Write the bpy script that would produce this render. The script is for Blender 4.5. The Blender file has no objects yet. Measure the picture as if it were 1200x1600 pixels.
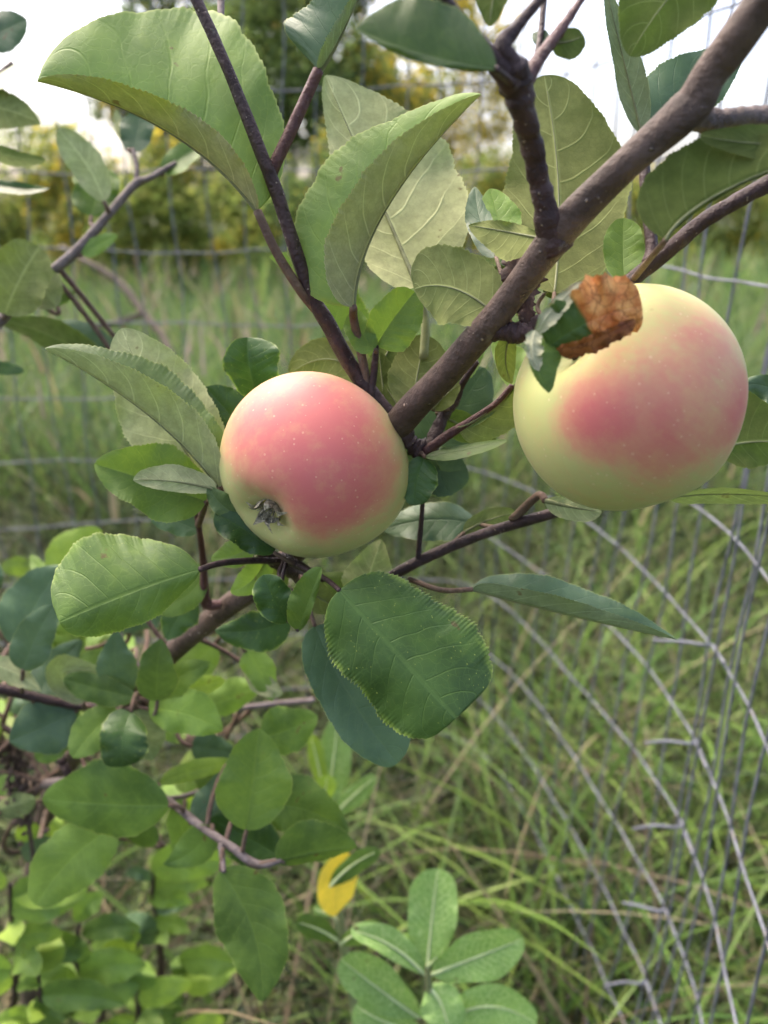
import bpy, math, random
import numpy as np
from mathutils import Vector, Matrix

# ------------------------------------------------------------------ camera, sky, sun, exposure
R = math.radians
sc = bpy.context.scene
COL = sc.collection
CAM_H = 1.25
PITCH = R(22.0)
F = 1155.0                                   # focal length in photo pixels (1200 x 1600)
cam_d = bpy.data.cameras.new('camera')
cam = bpy.data.objects.new('camera', cam_d)
COL.objects.link(cam)
cam.location = (0, 0, CAM_H)
cam.rotation_euler = (R(90) - PITCH, 0, 0)
cam_d.sensor_width = 36
cam_d.lens = 26.0
cam_d.clip_start = 0.01
cam_d.clip_end = 2000
cam_d.dof.use_dof = True
cam_d.dof.focus_distance = 0.265
cam_d.dof.aperture_fstop = 8.0
sc.camera = cam

SUN_EL, SUN_AZ = 58.0, 318.0                # degrees; azimuth clockwise from +Y (high to the left, veiled)
w = bpy.data.worlds.new('World')
sc.world = w
w.use_nodes = True
wn = w.node_tree
sky = wn.nodes.new('ShaderNodeTexSky')
sky.sky_type = 'NISHITA'
sky.sun_disc = False
sky.sun_elevation = R(SUN_EL)
sky.sun_rotation = R(SUN_AZ)
sky.air_density = 0.7
sky.dust_density = 6.5
sky.ozone_density = 0.3
bg = wn.nodes['Background']
wn.links.new(sky.outputs[0], bg.inputs[0])
bg.inputs[1].default_value = 0.15
sd = bpy.data.lights.new('sun', 'SUN')
sun = bpy.data.objects.new('sun', sd)
COL.objects.link(sun)
sd.energy = 0.5
sd.angle = R(60)
sd.color = (1.0, 0.88, 0.70)
_e, _a = R(SUN_EL), R(SUN_AZ)
_dir = Vector((math.sin(_a) * math.cos(_e), math.cos(_a) * math.cos(_e), math.sin(_e)))
sun.rotation_euler = (-_dir).to_track_quat('-Z', 'Y').to_euler()
sc.view_settings.view_transform = 'Standard'
sc.view_settings.look = 'None'
sc.view_settings.exposure = 1.95
sc.view_settings.gamma = 1.0
sc.view_settings.use_curve_mapping = False
sc.render.engine = 'CYCLES'
sc.cycles.use_denoising = True
sc.cycles.use_adaptive_sampling = True
sc.cycles.adaptive_threshold = 0.03
sc.cycles.max_bounces = 8
sc.cycles.transparent_max_bounces = 8
sc.cycles.caustics_reflective = False
sc.cycles.caustics_refractive = False

# ------------------------------------------------------------------ helpers
rng = np.random.default_rng(7)
random.seed(7)
CP, SP = math.cos(PITCH), math.sin(PITCH)


def P(x, y, d):
    """photo pixel + distance along the optical axis -> world point"""
    u = (x - 600.0) / F
    v = (800.0 - y) / F
    return np.stack([d * u, d * (CP + v * SP), CAM_H + d * (-SP + v * CP)], -1) if isinstance(x, np.ndarray) else \
        np.array([d * u, d * (CP + v * SP), CAM_H + d * (-SP + v * CP)])


def pix_at(px, py, Y):
    """the point at ground distance Y in the direction of a photo pixel"""
    v = (800.0 - py) / F
    d = Y / (CP + v * SP)
    return P(px, py, d)


WORG = {}                                     # world origin of every object (nothing is rotated)


def worg(o):
    return WORG.get(o.name, np.zeros(3)) if o is not None else np.zeros(3)


def mesh_obj(name, verts, faces, mats, parent=None, mat_idx=None, uv=None, smooth=True, origin=None, col=None):
    """verts are world coordinates; the object's origin is put at `origin` (default: its first vertex)"""
    me = bpy.data.meshes.new(name)
    verts = np.asarray(verts, float)
    org = np.asarray(verts[0] if origin is None else origin, float)
    vl = (verts - org).astype(np.float32)
    if isinstance(faces, np.ndarray):
        n, k = faces.shape
        me.vertices.add(len(vl))
        me.vertices.foreach_set('co', vl.ravel())
        me.loops.add(n * k)
        me.loops.foreach_set('vertex_index', faces.ravel().astype(np.int32))
        me.polygons.add(n)
        me.polygons.foreach_set('loop_start', np.arange(0, n * k, k, dtype=np.int32))
        me.update(calc_edges=True)
    else:
        me.from_pydata(vl.tolist(), [], [list(map(int, f)) for f in faces])
    for m in (mats if isinstance(mats, (list, tuple)) else [mats]):
        me.materials.append(m)
    if mat_idx is not None:
        me.polygons.foreach_set('material_index', np.asarray(mat_idx, np.int32))
    if uv is not None:
        l = me.uv_layers.new(name='UVMap')
        vi = np.empty(len(me.loops), np.int32)
        me.loops.foreach_get('vertex_index', vi)
        l.data.foreach_set('uv', np.asarray(uv, np.float32)[vi].ravel())
    if col is not None:
        c4 = np.ones((len(vl), 4), np.float32)
        c4[:, :3] = col
        at = me.color_attributes.new('Col', 'FLOAT_COLOR', 'POINT')
        at.data.foreach_set('color', c4.ravel())
    if smooth:
        me.polygons.foreach_set('use_smooth', np.ones(len(me.polygons), bool))
    me.update()
    o = bpy.data.objects.new(name, me)
    COL.objects.link(o)
    o.location = org - worg(parent)
    o.parent = parent
    WORG[o.name] = org
    return o


def empty(name, loc=(0, 0, 0), parent=None):
    o = bpy.data.objects.new(name, None)
    COL.objects.link(o)
    loc = np.asarray(loc, float)
    o.location = loc - worg(parent)
    o.parent = parent
    o.empty_display_size = 0.05
    WORG[o.name] = loc
    return o


def tag(o, label=None, cat=None, group=None, kind=None):
    if label: o['label'] = label
    if cat: o['category'] = cat
    if group: o['group'] = group
    if kind: o['kind'] = kind
    return o


def catmull(pts, n):
    pts = np.asarray(pts, float)
    if len(pts) == 2:
        s = np.linspace(0, 1, n)[:, None]
        return pts[0] * (1 - s) + pts[1] * s
    e = np.vstack([2 * pts[0] - pts[1], pts, 2 * pts[-1] - pts[-2]])
    m = len(pts) - 1
    s = np.linspace(0, m, n)
    i = np.minimum(s.astype(int), m - 1)
    f = (s - i)[:, None]
    p0, p1, p2, p3 = e[i], e[i + 1], e[i + 2], e[i + 3]
    return 0.5 * (2 * p1 + (p2 - p0) * f + (2 * p0 - 5 * p1 + 4 * p2 - p3) * f ** 2 + (3 * p1 - p0 - 3 * p2 + p3) * f ** 3)


def tube_geo(path, rad, k=10, knob=0.0, seed=0, cap=True):
    seed = abs(int(seed))
    """ring-swept tube with parallel-transport frames; returns verts, quads(list)"""
    path = np.asarray(path, float)
    rad = np.asarray(rad, float) * np.ones(len(path))
    n = len(path)
    T = np.gradient(path, axis=0)
    T /= np.linalg.norm(T, axis=1, keepdims=True) + 1e-12
    a = np.array([0, 0, 1.0]) if abs(T[0][2]) < 0.9 else np.array([1.0, 0, 0])
    N = np.cross(T[0], a); N /= np.linalg.norm(N)
    V = []
    rg = np.random.default_rng(abs(seed))
    ph = rg.uniform(0, 6.28, 6)
    ang = np.linspace(0, 2 * np.pi, k, endpoint=False)
    for i in range(n):
        N = N - T[i] * np.dot(N, T[i]); N /= np.linalg.norm(N) + 1e-12
        B = np.cross(T[i], N)
        r = rad[i]
        if knob:
            s = i / max(n - 1, 1) * 9
            lump = 1 + knob * (np.sin(ang * 2 + ph[0] + s * 1.7) * .5 + np.sin(ang * 3 + ph[1] - s * 2.9) * .35 + np.sin(s * 6.1 + ph[2]) * .45 + np.sin(ang + s * 11 + ph[3]) * .3)
        else:
            lump = np.ones(k)
        V.append(path[i] + (np.outer(np.cos(ang) * r * lump, N) + np.outer(np.sin(ang) * r * lump, B)))
    V = np.vstack(V)
    Fc = []
    for i in range(n - 1):
        for j in range(k):
            j2 = (j + 1) % k
            Fc.append((i * k + j, i * k + j2, (i + 1) * k + j2, (i + 1) * k + j))
    if cap:
        V = np.vstack([V, path[0] - T[0] * rad[0] * .4, path[-1] + T[-1] * rad[-1] * .5])
        c0, c1 = len(V) - 2, len(V) - 1
        for j in range(k):
            j2 = (j + 1) % k
            Fc.append((c0, j2, j, c0)[:3])
            Fc.append(((n - 1) * k + j, (n - 1) * k + j2, c1))
    return V, Fc


# ------------------------------------------------------------------ materials
class NT:
    def __init__(self, name):
        self.m = bpy.data.materials.new(name)
        self.m.use_nodes = True
        self.t = self.m.node_tree
        self.t.nodes.clear()

    def n(self, typ, **kw):
        nd = self.t.nodes.new(typ)
        for k, v in kw.items():
            setattr(nd, k, v)
        return nd

    def link(self, a, b):
        self.t.links.new(a, b)

    def put(self, inp, v):
        if v is None:
            return
        if isinstance(v, bpy.types.NodeSocket):
            self.link(v, inp)
        else:
            if inp.type == 'RGBA' and len(v) == 3:
                v = (*v, 1)
            inp.default_value = v

    def math(self, op, a, b=None, c=None, clamp=False):
        nd = self.n('ShaderNodeMath', operation=op, use_clamp=clamp)
        self.put(nd.inputs[0], a)
        if b is not None: self.put(nd.inputs[1], b)
        if c is not None: self.put(nd.inputs[2], c)
        return nd.outputs[0]

    def mix(self, f, a, b, blend='MIX'):
        nd = self.n('ShaderNodeMix', data_type='RGBA', blend_type=blend)
        self.put(nd.inputs[0], f)
        self.put(nd.inputs[6], a)
        self.put(nd.inputs[7], b)
        return nd.outputs[2]

    def ramp(self, v, a, b, lo=0.0, hi=1.0):
        nd = self.n('ShaderNodeMapRange', interpolation_type='SMOOTHSTEP')
        self.put(nd.inputs[0], v)
        self.put(nd.inputs[1], a); self.put(nd.inputs[2], b)
        self.put(nd.inputs[3], lo); self.put(nd.inputs[4], hi)
        return nd.outputs[0]

    def noise(self, vec, scale, detail=3.0, rough=.55, out=0):
        nd = self.n('ShaderNodeTexNoise')
        if vec is not None: self.link(vec, nd.inputs['Vector'])
        nd.inputs['Scale'].default_value = scale
        nd.inputs['Detail'].default_value = detail
        nd.inputs['Roughness'].default_value = rough
        return nd.outputs[out]

    def voro(self, vec, scale, feature='F1', out='Distance', rnd=1.0):
        nd = self.n('ShaderNodeTexVoronoi', feature=feature)
        if vec is not None: self.link(vec, nd.inputs['Vector'])
        nd.inputs['Scale'].default_value = scale
        nd.inputs['Randomness'].default_value = rnd
        return nd.outputs[out]

    def obj(self):
        return self.n('ShaderNodeTexCoord').outputs['Object']

    def bump(self, h, strength, dist):
        nd = self.n('ShaderNodeBump')
        self.link(h, nd.inputs['Height'])
        nd.inputs['Strength'].default_value = strength
        nd.inputs['Distance'].default_value = dist
        return nd.outputs[0]

    def pbsdf(self, col, rough, normal=None, spec=.5, **kw):
        nd = self.n('ShaderNodeBsdfPrincipled')
        self.put(nd.inputs['Base Color'], col)
        self.put(nd.inputs['Roughness'], rough)
        self.put(nd.inputs['Specular IOR Level'], spec)
        if normal is not None: self.link(normal, nd.inputs['Normal'])
        for k, v in kw.items():
            self.put(nd.inputs[k], v)
        return nd.outputs[0]

    def out(self, s):
        o = self.n('ShaderNodeOutputMaterial')
        self.link(s, o.inputs[0])
        return self.m


def leaf_mat(name, top, under, vein=None, nv=7.0, speckle=0.0, gloss=.54, trans=.22, margin=.6, fuzz=0.0, dead=None, hue_noise=.35, vein_top=.22):
    """two-sided apple leaf: veins, net of small veins, margin, freckles; UV = (along, across)"""
    a = NT(name)
    top, under = np.array(top), np.array(under)
    uv = a.n('ShaderNodeUVMap').outputs[0]
    sep = a.n('ShaderNodeSeparateXYZ'); a.link(uv, sep.inputs[0])
    t, s = sep.outputs[0], sep.outputs[1]
    s2 = a.math('ABSOLUTE', a.math('MULTIPLY_ADD', s, 2.0, -1.0))
    oi = a.n('ShaderNodeObjectInfo')
    ob = a.obj()
    wob = a.noise(ob, 28, 2)
    # lateral veins, one per unit of phase
    ph = a.math('MULTIPLY', a.math('SUBTRACT', t, a.math('MULTIPLY', a.math('POWER', s2, 1.35), .22)), nv)
    ph = a.math('ADD', ph, a.math('MULTIPLY', wob, 1.0))
    ph = a.math('ADD', ph, a.math('MULTIPLY', a.math('GREATER_THAN', s, .5), .45))
    fr = a.math('ABSOLUTE', a.math('SUBTRACT', a.math('FRACT', ph), .5))
    lat = a.math('MULTIPLY', a.ramp(fr, .0, .055, 1.0, 0.0), a.ramp(wob, .3, .6, .45, 1.0))
    lat = a.math('MULTIPLY', lat, a.ramp(s2, .55, .98, 1.0, .25))
    mid = a.ramp(s2, .012, .06, 1.0, 0.0)
    net = a.ramp(a.voro(ob, 420, 'DISTANCE_TO_EDGE'), .0, .09, 1.0, 0.0)
    dv_ = a.n('ShaderNodeVectorMath', operation='MULTIPLY_ADD')
    a.link(a.noise(ob, 130, 3, .6, 1), dv_.inputs[0]); dv_.inputs[1].default_value = (.006, .006, .006); a.link(ob, dv_.inputs[2])
    net2 = a.ramp(a.voro(dv_.outputs[0], 230, 'DISTANCE_TO_EDGE'), .0, .07, 1.0, 0.0)
    veins = a.math('MAXIMUM', lat, mid)
    nz = a.noise(ob, 38, 4)
    nz2 = a.noise(ob, 160, 4, .65)
    # upper side
    ct = a.mix(a.ramp(nz, .32, .70), tuple(top * (1 - hue_noise)), tuple(top * np.array([1.0 + hue_noise * .9, 1.0 + hue_noise * .55, 1.0 + hue_noise * .3])))
    ct = a.mix(a.math('MULTIPLY', a.ramp(nz2, .5, .75), .25), ct, tuple(top * np.array([1.5, 1.25, .9])))
    vt = vein if vein is not None else tuple(top * np.array([2.0, 1.65, 1.6]))
    ct = a.mix(a.math('MULTIPLY', veins, vein_top), ct, vt)
    ct = a.mix(a.math('MULTIPLY', net2, vein_top * .55), ct, vt)
    if speckle:
        dots = a.ramp(a.voro(ob, 620), .10, .22, 1.0, 0.0)
        pick = a.math('GREATER_THAN', a.noise(ob, 300, 2), .56)
        near = a.ramp(s2, .35, .98, .25, 1.0)
        spk = a.math('MULTIPLY', a.math('MULTIPLY', dots, pick), a.math('MULTIPLY', near, speckle))
        ct = a.mix(spk, ct, (.42, .48, .10))
        edge_y = a.math('MULTIPLY', a.ramp(s2, .86, 1.0), a.ramp(nz2, .42, .62))
        ct = a.mix(a.math('MULTIPLY', edge_y, speckle * .75), ct, (.26, .38, .06))
    ct = a.mix(a.math('MULTIPLY', a.ramp(s2, .965, 1.0), margin), ct, (.33, .38, .12))
    # under side
    cu = a.mix(a.ramp(nz2, .3, .75), tuple(under * .78), tuple(under * 1.18))
    cu = a.mix(a.math('MULTIPLY', a.ramp(nz, .40, .75), .35), cu, tuple(under * np.array([.62, .62, .5])))
    cu = a.mix(a.math('MULTIPLY', net, .22), cu, tuple(under * .55))
    cu = a.mix(a.math('MULTIPLY', veins, .62), cu, tuple(np.minimum(under * 1.7 + .03, .9)))
    cu = a.mix(a.math('MULTIPLY', a.ramp(s2, .95, 1.0), .4), cu, tuple(np.minimum(under * 1.6, .9)))
    # brown blotches and pin holes of a late summer leaf
    bl = a.math('MULTIPLY', a.ramp(a.noise(ob, 75, 3, .6), .69, .73), .7)
    ct = a.mix(bl, ct, (.115, .062, .025))
    cu = a.mix(bl, cu, (.105, .062, .030))
    geo = a.n('ShaderNodeNewGeometry')
    bf = geo.outputs['Backfacing']
    if dead is not None:                       # dry brown part towards the tip, ragged border
        dz = a.math('ADD', t, a.math('MULTIPLY_ADD', nz, .5, -.25))
        dm = a.ramp(dz, dead[0], dead[0] + .05)
        dv = a.voro(ob, 150, 'F1', 'Color')
        dcol = a.mix(a.ramp(nz2, .35, .7), dead[1], dead[2])
        dcol = a.mix(a.math('MULTIPLY', net2, .6), dcol, tuple(np.array(dead[1]) * .35))
        spots = a.math('GREATER_THAN', a.noise(ob, 95, 2), .66)
        dcol = a.mix(a.math('MULTIPLY', spots, .45), dcol, tuple(np.array(dead[1]) * .18))
        ct = a.mix(dm, ct, dcol)
        cu = a.mix(dm, cu, dcol)
    jit = a.math('MULTIPLY_ADD', oi.outputs['Random'], .36, .82)
    ct = a.mix(1.0, ct, a.n_rgb(jit), 'MULTIPLY')
    cu = a.mix(1.0, cu, a.n_rgb(jit), 'MULTIPLY')
    col = a.mix(bf, ct, cu)
    h = a.math('ADD', a.math('MULTIPLY', veins, -1.0), a.math('MULTIPLY', net2, -.14))
    h = a.math('ADD', h, a.math('MULTIPLY', nz2, .9))
    nrm = a.bump(h, .42, .00045)
    rough = a.math('MULTIPLY_ADD', bf, .30, gloss)
    spec = a.math('MULTIPLY_ADD', bf, -.25, .36)
    p = a.pbsdf(col, rough, nrm, spec, **({'Sheen Weight': fuzz, 'Sheen Roughness': .5} if fuzz else {}))
    tr = a.n('ShaderNodeBsdfTranslucent')
    tcol = a.mix(1.0, ct, (1.15, 1.2, .7), 'MULTIPLY') if dead is None else ct
    a.link(tcol, tr.inputs[0])
    a.link(nrm, tr.inputs[1])
    mx = a.n('ShaderNodeMixShader')
    mx.inputs[0].default_value = trans
    a.link(p, mx.inputs[1]); a.link(tr.outputs[0], mx.inputs[2])
    return a.out(mx.outputs[0])


def _n_rgb(self, v):
    nd = self.n('ShaderNodeCombineColor')
    for i in range(3):
        self.link(v, nd.inputs[i])
    return nd.outputs[0]
NT.n_rgb = _n_rgb


def bark_mat(name, c1, c2, lent=.5, scale=1.0, rough=.62):
    a = NT(name)
    ob = a.obj()
    nz = a.noise(ob, 70 * scale, 5, .65)
    nb = a.noise(ob, 24 * scale, 4)
    col = a.mix(a.ramp(nz, .32, .72), c1, c2)
    col = a.mix(a.math('MULTIPLY', a.ramp(nb, .5, .7), .55), col, tuple(np.array(c2) * np.array([1.15, 1.2, 1.3])))
    dots = a.ramp(a.voro(ob, 260 * scale), .10, .19, 1.0, 0.0)
    pk = a.math('GREATER_THAN', a.noise(ob, 120 * scale, 1), .52)
    dm = a.math('MULTIPLY', a.math('MULTIPLY', dots, pk), lent)
    col = a.mix(dm, col, (.48, .38, .30))
    fine = a.noise(ob, 420 * scale, 3)
    crk = a.noise(ob, 190 * scale, 5, .75)
    col = a.mix(a.math('MULTIPLY', a.ramp(crk, .52, .66), .5), col, tuple(np.array(c1) * .45))
    lich = a.math('MULTIPLY', a.ramp(a.noise(ob, 34 * scale, 5, .7), .60, .68), .35)
    col = a.mix(lich, col, (.24, .22, .19))
    h = a.math('ADD', a.math('MULTIPLY', nz, .8), a.math('ADD', a.math('MULTIPLY', dm, .7), a.math('ADD', a.math('MULTIPLY', fine, .3), a.math('MULTIPLY', crk, -.5))))
    return a.out(a.pbsdf(col, rough, a.bump(h, .85, .0022), .3))


def simple_mat(name, c, rough=.6, var=.25, scale=40.0, trans=0.0, spec=.4, metal=0.0, bump=0.0):
    a = NT(name)
    ob = a.obj()
    c = np.array(c)
    col = a.mix(a.ramp(a.noise(ob, scale, 4), .3, .7), tuple(c * (1 - var)), tuple(np.minimum(c * (1 + var), .95)))
    nrm = a.bump(a.noise(ob, scale * 4, 4), bump, .001) if bump else None
    p = a.pbsdf(col, rough, nrm, spec, Metallic=metal)
    if trans:
        tr = a.n('ShaderNodeBsdfTranslucent'); a.link(col, tr.inputs[0])
        mx = a.n('ShaderNodeMixShader'); mx.inputs[0].default_value = trans
        a.link(p, mx.inputs[1]); a.link(tr.outputs[0], mx.inputs[2])
        p = mx.outputs[0]
    return a.out(p)


def attr_mat(name, rough=.55, trans=.3, spec=.3, attr='Col'):
    """colour comes from a per-blade / per-leaf attribute"""
    a = NT(name)
    at = a.n('ShaderNodeAttribute', attribute_name=attr)
    p = a.pbsdf(at.outputs[0], rough, None, spec)
    tr = a.n('ShaderNodeBsdfTranslucent'); a.link(at.outputs[0], tr.inputs[0])
    mx = a.n('ShaderNodeMixShader'); mx.inputs[0].default_value = trans
    a.link(p, mx.inputs[1]); a.link(tr.outputs[0], mx.inputs[2])
    return a.out(mx.outputs[0])


LM = {
    'g':  leaf_mat('leaf_green', (.100, .185, .036), (.225, .270, .110), speckle=.35),
    'h':  leaf_mat('leaf_deep_green', (.058, .125, .026), (.150, .185, .060), speckle=1.0, gloss=.48, trans=.15, vein_top=.30),
    'b':  leaf_mat('leaf_bright', (.155, .265, .050), (.260, .320, .130), trans=0.27, hue_noise=.22),
    'd':  leaf_mat('leaf_dark', (.044, .102, .022), (.150, .185, .060), speckle=.9, gloss=.38, trans=0.15),
    't':  leaf_mat('leaf_teal', (.078, .145, .072), (.240, .280, .155), gloss=.46, trans=0.15, hue_noise=.25, vein_top=.14),
    'p':  leaf_mat('leaf_pale', (.115, .195, .060), (.440, .460, .235), fuzz=.12),
    'k':  leaf_mat('leaf_khaki', (.120, .190, .050), (.225, .250, .090), trans=0.20),
    'o':  leaf_mat('leaf_olive', (.075, .140, .034), (.115, .145, .040), trans=0.22),
    's':  leaf_mat('leaf_light_green', (.145, .235, .050), (.285, .280, .155), gloss=.56, trans=0.12, hue_noise=.2, vein_top=.2),  # the blade's own light green, greyer underneath
    'w':  leaf_mat('leaf_woolly', (.100, .180, .045), (.42, .42, .27), fuzz=.2, trans=0.12),
    'l':  leaf_mat('leaf_lime', (.240, .370, .060), (.290, .390, .110), trans=0.30, hue_noise=.2),
    'x':  leaf_mat('leaf_dead_orange', (.055, .115, .025), (.30, .16, .06), trans=0.11, gloss=.6,
                   dead=(.40, (.42, .130, .030), (.68, .36, .12))),
    'z':  leaf_mat('leaf_dead_rust', (.2, .06, .02), (.2, .06, .02), trans=.1, gloss=.6, dead=(-.5, (.24, .062, .016), (.40, .15, .045))),
    'n':  leaf_mat('leaf_dead_brown', (.055, .028, .018), (.045, .020, .014), trans=0.06, gloss=.65, dead=(-.5, (.040, .018, .013), (.075, .036, .026))),
    'y':  leaf_mat('leaf_yellow', (.72, .57, .08), (.72, .57, .10), trans=0.27, hue_noise=.15),
    'm':  leaf_mat('leaf_milkweed', (.185, .330, .085), (.24, .36, .14), vein=(.50, .62, .28), nv=14, gloss=.55, trans=0.21, margin=.15, hue_noise=.15, vein_top=.9),
}
M_PET = bark_mat('petiole', (.095, .055, .042), (.17, .115, .075), lent=.1, scale=2)
M_PETG = simple_mat('petiole_green', (.23, .25, .11), .55, .25, 120)
M_BARK = bark_mat('bark_limb', (.060, .041, .033), (.125, .086, .069), lent=.9)
M_MIDU = simple_mat('leaf_midrib', (.17, .185, .085), .6, .25, 150)
M_MIDP = simple_mat('pale_midrib', (.50, .58, .30), .55, .12, 90)
M_TWIG = bark_mat('bark_twig', (.032, .018, .018), (.072, .042, .040), lent=.55, scale=1.5, rough=.5)
M_TWIGG = bark_mat('bark_grey_twig', (.115, .088, .080), (.21, .17, .155), lent=.3, scale=1.5)
M_RED = bark_mat('bark_red_shoot', (.065, .026, .026), (.12, .055, .048), lent=.3, scale=2, rough=.45)

# ------------------------------------------------------------------ ground and meadow
def make_ground():
    n = 60
    xs = np.concatenate([np.linspace(-400, -12, 12), np.linspace(-10, 10, 60), np.linspace(12, 400, 12)])
    ys = np.concatenate([np.linspace(-60, -3, 8), np.linspace(-2, 14, 60), np.linspace(16, 700, 22)])
    X, Y = np.meshgrid(xs, ys)
    Z = .035 * np.sin(X * 2.3 + 1) * np.cos(Y * 1.9) + .02 * np.sin(X * 5.1 - Y * 4.3)
    V = np.stack([X, Y, Z], -1).reshape(-1, 3)
    nx, ny = len(xs), len(ys)
    i = np.arange((ny - 1) * nx).reshape(ny - 1, nx)[:, :-1].ravel()
    Fq = np.stack([i, i + 1, i + 1 + nx, i + nx], -1)
    a = NT('soil_and_thatch')
    ob = a.obj()
    col = a.mix(a.ramp(a.noise(ob, 9, 6, .7), .35, .65), (.030, .025, .015), (.065, .058, .030))
    col = a.mix(a.ramp(a.noise(ob, .8, 3), .4, .65), col, (.075, .105, .035))
    m = a.out(a.pbsdf(col, .9, a.bump(a.noise(ob, 60, 6, .7), .8, .02), .2))
    g = mesh_obj('ground', V, Fq, m, origin=(0, 0, 0))
    tag(g, 'dark soil with old thatch under the meadow grass', 'ground', kind='structure')


make_ground()
M_GRASS = attr_mat('grass_blades', .5, .35, .35)


def blades(name, n, pos, length, width, lean, droop, colors, label, cat, seg=6, tilt_dir=None):
    """n curved, tapering blades in ONE mesh"""
    x, y, z0 = pos
    L = length; W = width
    az = rng.uniform(0, 2 * np.pi, n) if tilt_dir is None else tilt_dir
    t = np.linspace(0, 1, seg)[None, :]
    # bending: horizontal reach grows with t^2, height sags
    lean = lean[:, None]; droop = droop[:, None]; Lc = L[:, None]
    ang = lean + droop * t ** 1.5                                   # angle from the vertical along the blade
    dt = 1.0 / (seg - 1)
    hr = np.concatenate([np.zeros((n, 1)), np.cumsum(np.sin(ang[:, 1:]) * Lc * dt, 1)], 1)
    hz = np.concatenate([np.zeros((n, 1)), np.cumsum(np.cos(ang[:, 1:]) * Lc * dt, 1)], 1)
    ca, sa = np.cos(az)[:, None], np.sin(az)[:, None]
    cx = x[:, None] + hr * ca; cy = y[:, None] + hr * sa; cz = z0[:, None] + hz
    fl = rng.uniform(-1.3, 1.3, n)[:, None]                         # the blade's own turn about its axis
    sx, sy = -np.sin(az[:, None] + fl), np.cos(az[:, None] + fl)
    wd = W[:, None] * np.clip(1.05 - t ** 1.8, .03, 1) * .5
    A = np.stack([cx - sx * wd, cy - sy * wd, cz], -1)
    B = np.stack([cx + sx * wd, cy + sy * wd, cz], -1)
    V = np.stack([A, B], 2).reshape(-1, 3)
    base = (np.arange(n) * seg * 2)[:, None] + (np.arange(seg - 1) * 2)[None, :]
    b = base.ravel()
    Fq = np.stack([b, b + 1, b + 3, b + 2], -1)
    patch = .86 + .30 * np.sin(x * 5.1 + 1.3 * np.sin(y * 3.7)) * np.cos(y * 4.3 + .8) + .16 * np.sin(x * 13 + y * 9)
    colors = colors * np.clip(patch, .5, 1.3)[:, None]
    c = np.repeat(colors, seg * 2, axis=0)
    o = mesh_obj(name, V, Fq, M_GRASS, col=c, origin=(0, 0, 0))
    tag(o, label, cat, kind='stuff')
    return o


GREENS = np.array([(.080, .130, .034), (.115, .170, .045), (.052, .092, .030), (.046, .082, .040), (.155, .200, .055), (.110, .105, .050)])
TANS = np.array([(.30, .25, .14), (.24, .185, .11), (.37, .31, .20), (.20, .15, .095)])


def pick(pal, n, jit=.22):
    return pal[rng.integers(0, len(pal), n)] * rng.uniform(1 - jit, 1 + jit, (n, 1))


def scatter_view(n, y0, y1, xspread=.62, pw=1.0):
    y = y0 + (y1 - y0) * rng.random(n) ** pw
    x = rng.uniform(-1, 1, n) * (xspread * y + .35)
    return x, y


# close grass, matted and arching over
n = 30000
x, y = scatter_view(n, .25, 2.6, .66, .9)
clump = np.sin(x * 9 + 2) * np.cos(y * 7) + .6 * np.sin(x * 21 + y * 17)
keep = clump > rng.uniform(-1.9, 1.0, n)
x, y = x[keep], y[keep]; n = len(x)
hmax = np.clip(.42 + .16 * y, .3, .75)
blades('meadow_grass', n, (x, y, np.zeros(n)), rng.uniform(.55, 1.0, n) * hmax * 1.15, rng.uniform(.004, .0085, n),
       rng.uniform(.05, .55, n), rng.uniform(.4, 2.0, n), pick(GREENS * .85, n), 'green meadow grass arching over behind the wire cage', 'grass', 8)
n = 7000
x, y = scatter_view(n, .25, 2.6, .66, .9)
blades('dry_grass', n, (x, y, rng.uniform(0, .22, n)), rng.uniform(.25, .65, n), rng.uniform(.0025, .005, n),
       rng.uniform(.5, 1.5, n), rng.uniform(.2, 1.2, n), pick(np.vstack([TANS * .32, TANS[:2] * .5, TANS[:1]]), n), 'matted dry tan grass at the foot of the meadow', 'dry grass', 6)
n = 3200
x, y = scatter_view(n, .35, 2.2, .66, .9)
x = np.abs(x) * np.where(rng.random(n) < .8, 1, -1)
blades('meadow_grass', n, (x, y, np.zeros(n)), rng.uniform(.45, .85, n), rng.uniform(.006, .0115, n),
       rng.uniform(.1, .7, n), rng.uniform(.6, 2.2, n), pick(np.array([(.16, .27, .045), (.22, .32, .06), (.12, .22, .045)]), n), 'fresh bright broad grass blades among the meadow grass', 'grass', 9)
n = 500
x, y = scatter_view(n, .5, 2.4, .66, .9)
blades('dry_grass', n, (x, y, rng.uniform(.05, .3, n)), rng.uniform(.3, .7, n), rng.uniform(.003, .006, n),
       rng.uniform(.3, 1.4, n), rng.uniform(.1, .9, n), pick(TANS * 1.15, n), 'scattered bleached grass stalks lying across the green grass', 'dry grass', 6)
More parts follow.
